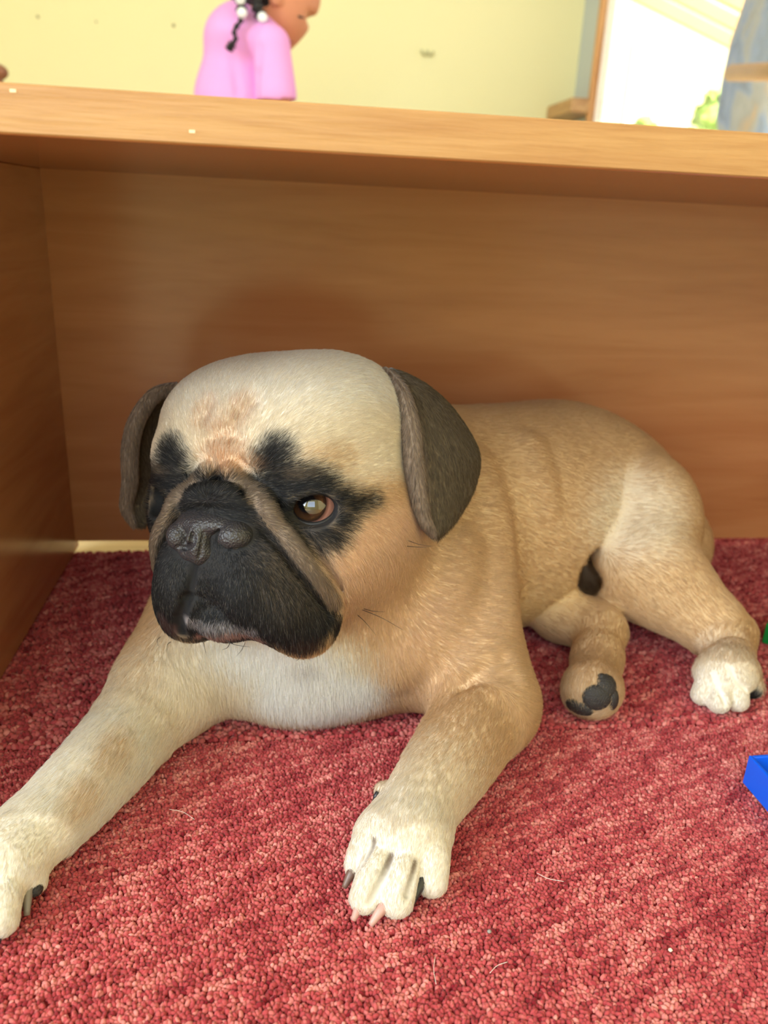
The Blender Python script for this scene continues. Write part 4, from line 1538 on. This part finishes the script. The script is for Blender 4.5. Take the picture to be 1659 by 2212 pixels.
for sx in (-.055, .055):
    hp = HIP + np.array([0, sx, -.03]); kn = np.array([hp[0] + .02, hp[1], .24]); an = np.array([hp[0], hp[1], .05])
    gb.chain([hp, kn, an], [.062, .043, .030], .02)
    gb.ell((an[0] + .035, an[1], .022), (.062, .028, .024), .012)
gb.floor_clip(-.001, .006)
GV, GQ = gb.mesh('child', 1)
link_mesh('body', np_mesh('body', GV, GQ), M_skin, girl, True)
# t-shirt
gs = Field((-.42, GY - .30, .30), (.20, GY + .30, .90), .0048)
gs.ell(G(515, 82), (.070, .105, .050), .03)
gs.cap(G(527, 88), G(512, 215), .080, .092, .03)
gs.cap(G(512, 215), HIP + np.array([0, 0, -.01]), .092, .098, .02)
for sh, el in ((SH_N, EL_N), (SH_F, EL_F)):
    dn = (el - sh); dn /= np.linalg.norm(dn)
    gs.cap(T0 + (sh - T0) * .5 + np.array([0, 0, .012]), sh, .046, .040, .015)
    gs.cap(sh, sh + dn * .095, .040, .045, .004)
    gs.ell(sh + dn * .160, (.075, .060, .062), .002, 'carve')
gs.cap(G(583, 22), G(556, 62), .051, .052, .004, 'carve')
# soft folds running from the shoulder
for a, b_ in (((500, 110), (515, 200)), ((562, 105), (556, 160)), ((556, 160), (554, 205))):
    p, q = gs.hit(*a, 1.2, 3.2), gs.hit(*b_, 1.2, 3.2)
    if p is not None and q is not None: gs.cap(p, q, .002, .003, .016, 'carve')
SV, SQ = gs.mesh('shirt', 1)
link_mesh('shirt', np_mesh('shirt', SV, SQ), M_shirt, girl, True)
# trousers
gt = Field((-.40, GY - .25, .02), (.15, GY + .25, .46), .006)
for sx in (-.055, .055):
    hp = HIP + np.array([0, sx, -.03]); kn = np.array([hp[0] + .02, hp[1], .24]); an = np.array([hp[0], hp[1], .07])
    gt.chain([hp, kn, an], [.070, .053, .044], .02)
TV, TQ = gt.mesh('trousers', 1)
link_mesh('trousers', np_mesh('trousers', TV, TQ), M_trouser, girl, True)
# hair: close cap with parted sections, two braids with white beads
gh = Field(G(600, -25) - .16, G(600, -25) + .16, .004)
gh.ell(G(590, -36), (.100, .086, .096), .01)
gh.ell(G(556, -4), (.045, .060, .040), .02)
gh.ell(G(668, 30), (.075, .12, .075), .006, 'carve')
for k in range(4):
    gh.curve([G(560 + 22 * k, -130, -.03), G(545 + 18 * k, -70, -.085), G(530 + 12 * k, -20, -.07)], .0045, .004, 'carve')
HV, HQ = gh.mesh('hair', 1)
link_mesh('hair', np_mesh('hair', HV, HQ), M_hairk, girl, True)


def braid(pix, dy, r):
    P_, R_ = catmull([G(x, y, dy) for x, y in pix], [r] * len(pix), 6)
    n = len(P_)
    R_ = np.array([r * (1 + .28 * math.sin(i * 1.5)) for i in range(n)]); R_[-1] *= .4
    return MB().tube(list(P_), list(R_), 10).build('braid', M_hairk, girl, True)


b1 = braid([(520, -60), (519, -20), (521, 14), (524, 30)], -.115, .011)
braid([(524, 30), (519, 46), (506, 66), (509, 84), (503, 94)], -.125, .0048)
braid([(503, 94), (497, 102), (493, 110)], -.125, .0085)
b2 = braid([(548, -40), (552, 0), (560, 26), (566, 36)], -.105, .012)
for px, py, dy, bo in ((523, 28, -.128, b1), (567, 38, -.118, b2), (519, -2, -.128, b1)):
    c = G(px, py, dy)
    th = np.linspace(-1.5, 1.5, 9)
    MB().tube([c + np.array([0, 0, .0105 * math.sin(t)]) for t in th], [.0105 * math.cos(t) + .0005 for t in th], 14).build('bead', M_bead, bo, True)
# lowered eyelid and lashes, mouth line
M_lash = plain('lash_dark', (.05, .028, .02), .6)
e0 = gb.hit(648, 36, 1.2, 3.2)
if e0 is not None:
    MB().tube([e0 + np.array([-.010, -.001, .003]), e0 + np.array([0, -.002, -.001]), e0 + np.array([.010, 0, -.002])], [.0015, .003, .001], 6).build('eyelash', M_lash, girl, True)
M_lip = plain('lip', srgb(170, 92, 84), .5)
l0 = gb.hit(626, 89, 1.2, 3.2)
if l0 is not None:
    MB().tube([l0 + np.array([-.010, -.0005, .001]), l0, l0 + np.array([.008, .001, -.003])], [.0012, .003, .0015], 6).build('lips', M_lip, girl, True)

# fine hairs and crumbs lying on the carpet
M_hair = plain('loose_hair_white', srgb(238, 226, 214), .5)
for pix, lab in ((((365, 1748), (395, 1754), (420, 1770)), 'fine white dog hair on the carpet left of the near forepaw'),
                 (((1160, 1886), (1185, 1898), (1218, 1904)), 'fine white dog hair on the carpet right of the near forepaw'),
                 (((940, 2066), (937, 2095), (942, 2126)), 'fine white dog hair standing upright in the carpet below the paw'),
                 (((1058, 2102), (1074, 2086), (1096, 2078)), 'short curved dog hair on the carpet at the bottom')):
    P_, R_ = catmull([at_z(*q, .0006 + .0008 * i) for i, q in enumerate(pix)], [.00014] * 3, 6)
    tag(MB().tube(list(P_), list(R_), 5).build('dog_hair', M_hair, None, True), lab, 'hair', 'loose hairs on the carpet')
M_crumb = plain('crumb', srgb(236, 214, 190), .8)
for (px, py), lab in (((1447, 2052), 'tiny pale crumb on the carpet at lower right'), ((1056, 2012), 'tiny grey crumb on the carpet right of the forepaw')):
    c0 = at_z(px, py, .0004)
    mb = MB().tube([c0 + np.array([0, 0, -.0006]), c0 + np.array([.0003, 0, .0002]), c0 + np.array([.0001, .0002, .0009])], [.0009, .0012, .0005], 7)
    tag(mb.build('crumb', M_crumb if px > 1200 else plain('crumb_grey', srgb(150, 140, 132), .8), None, True), lab, 'crumb', 'crumbs on the carpet')
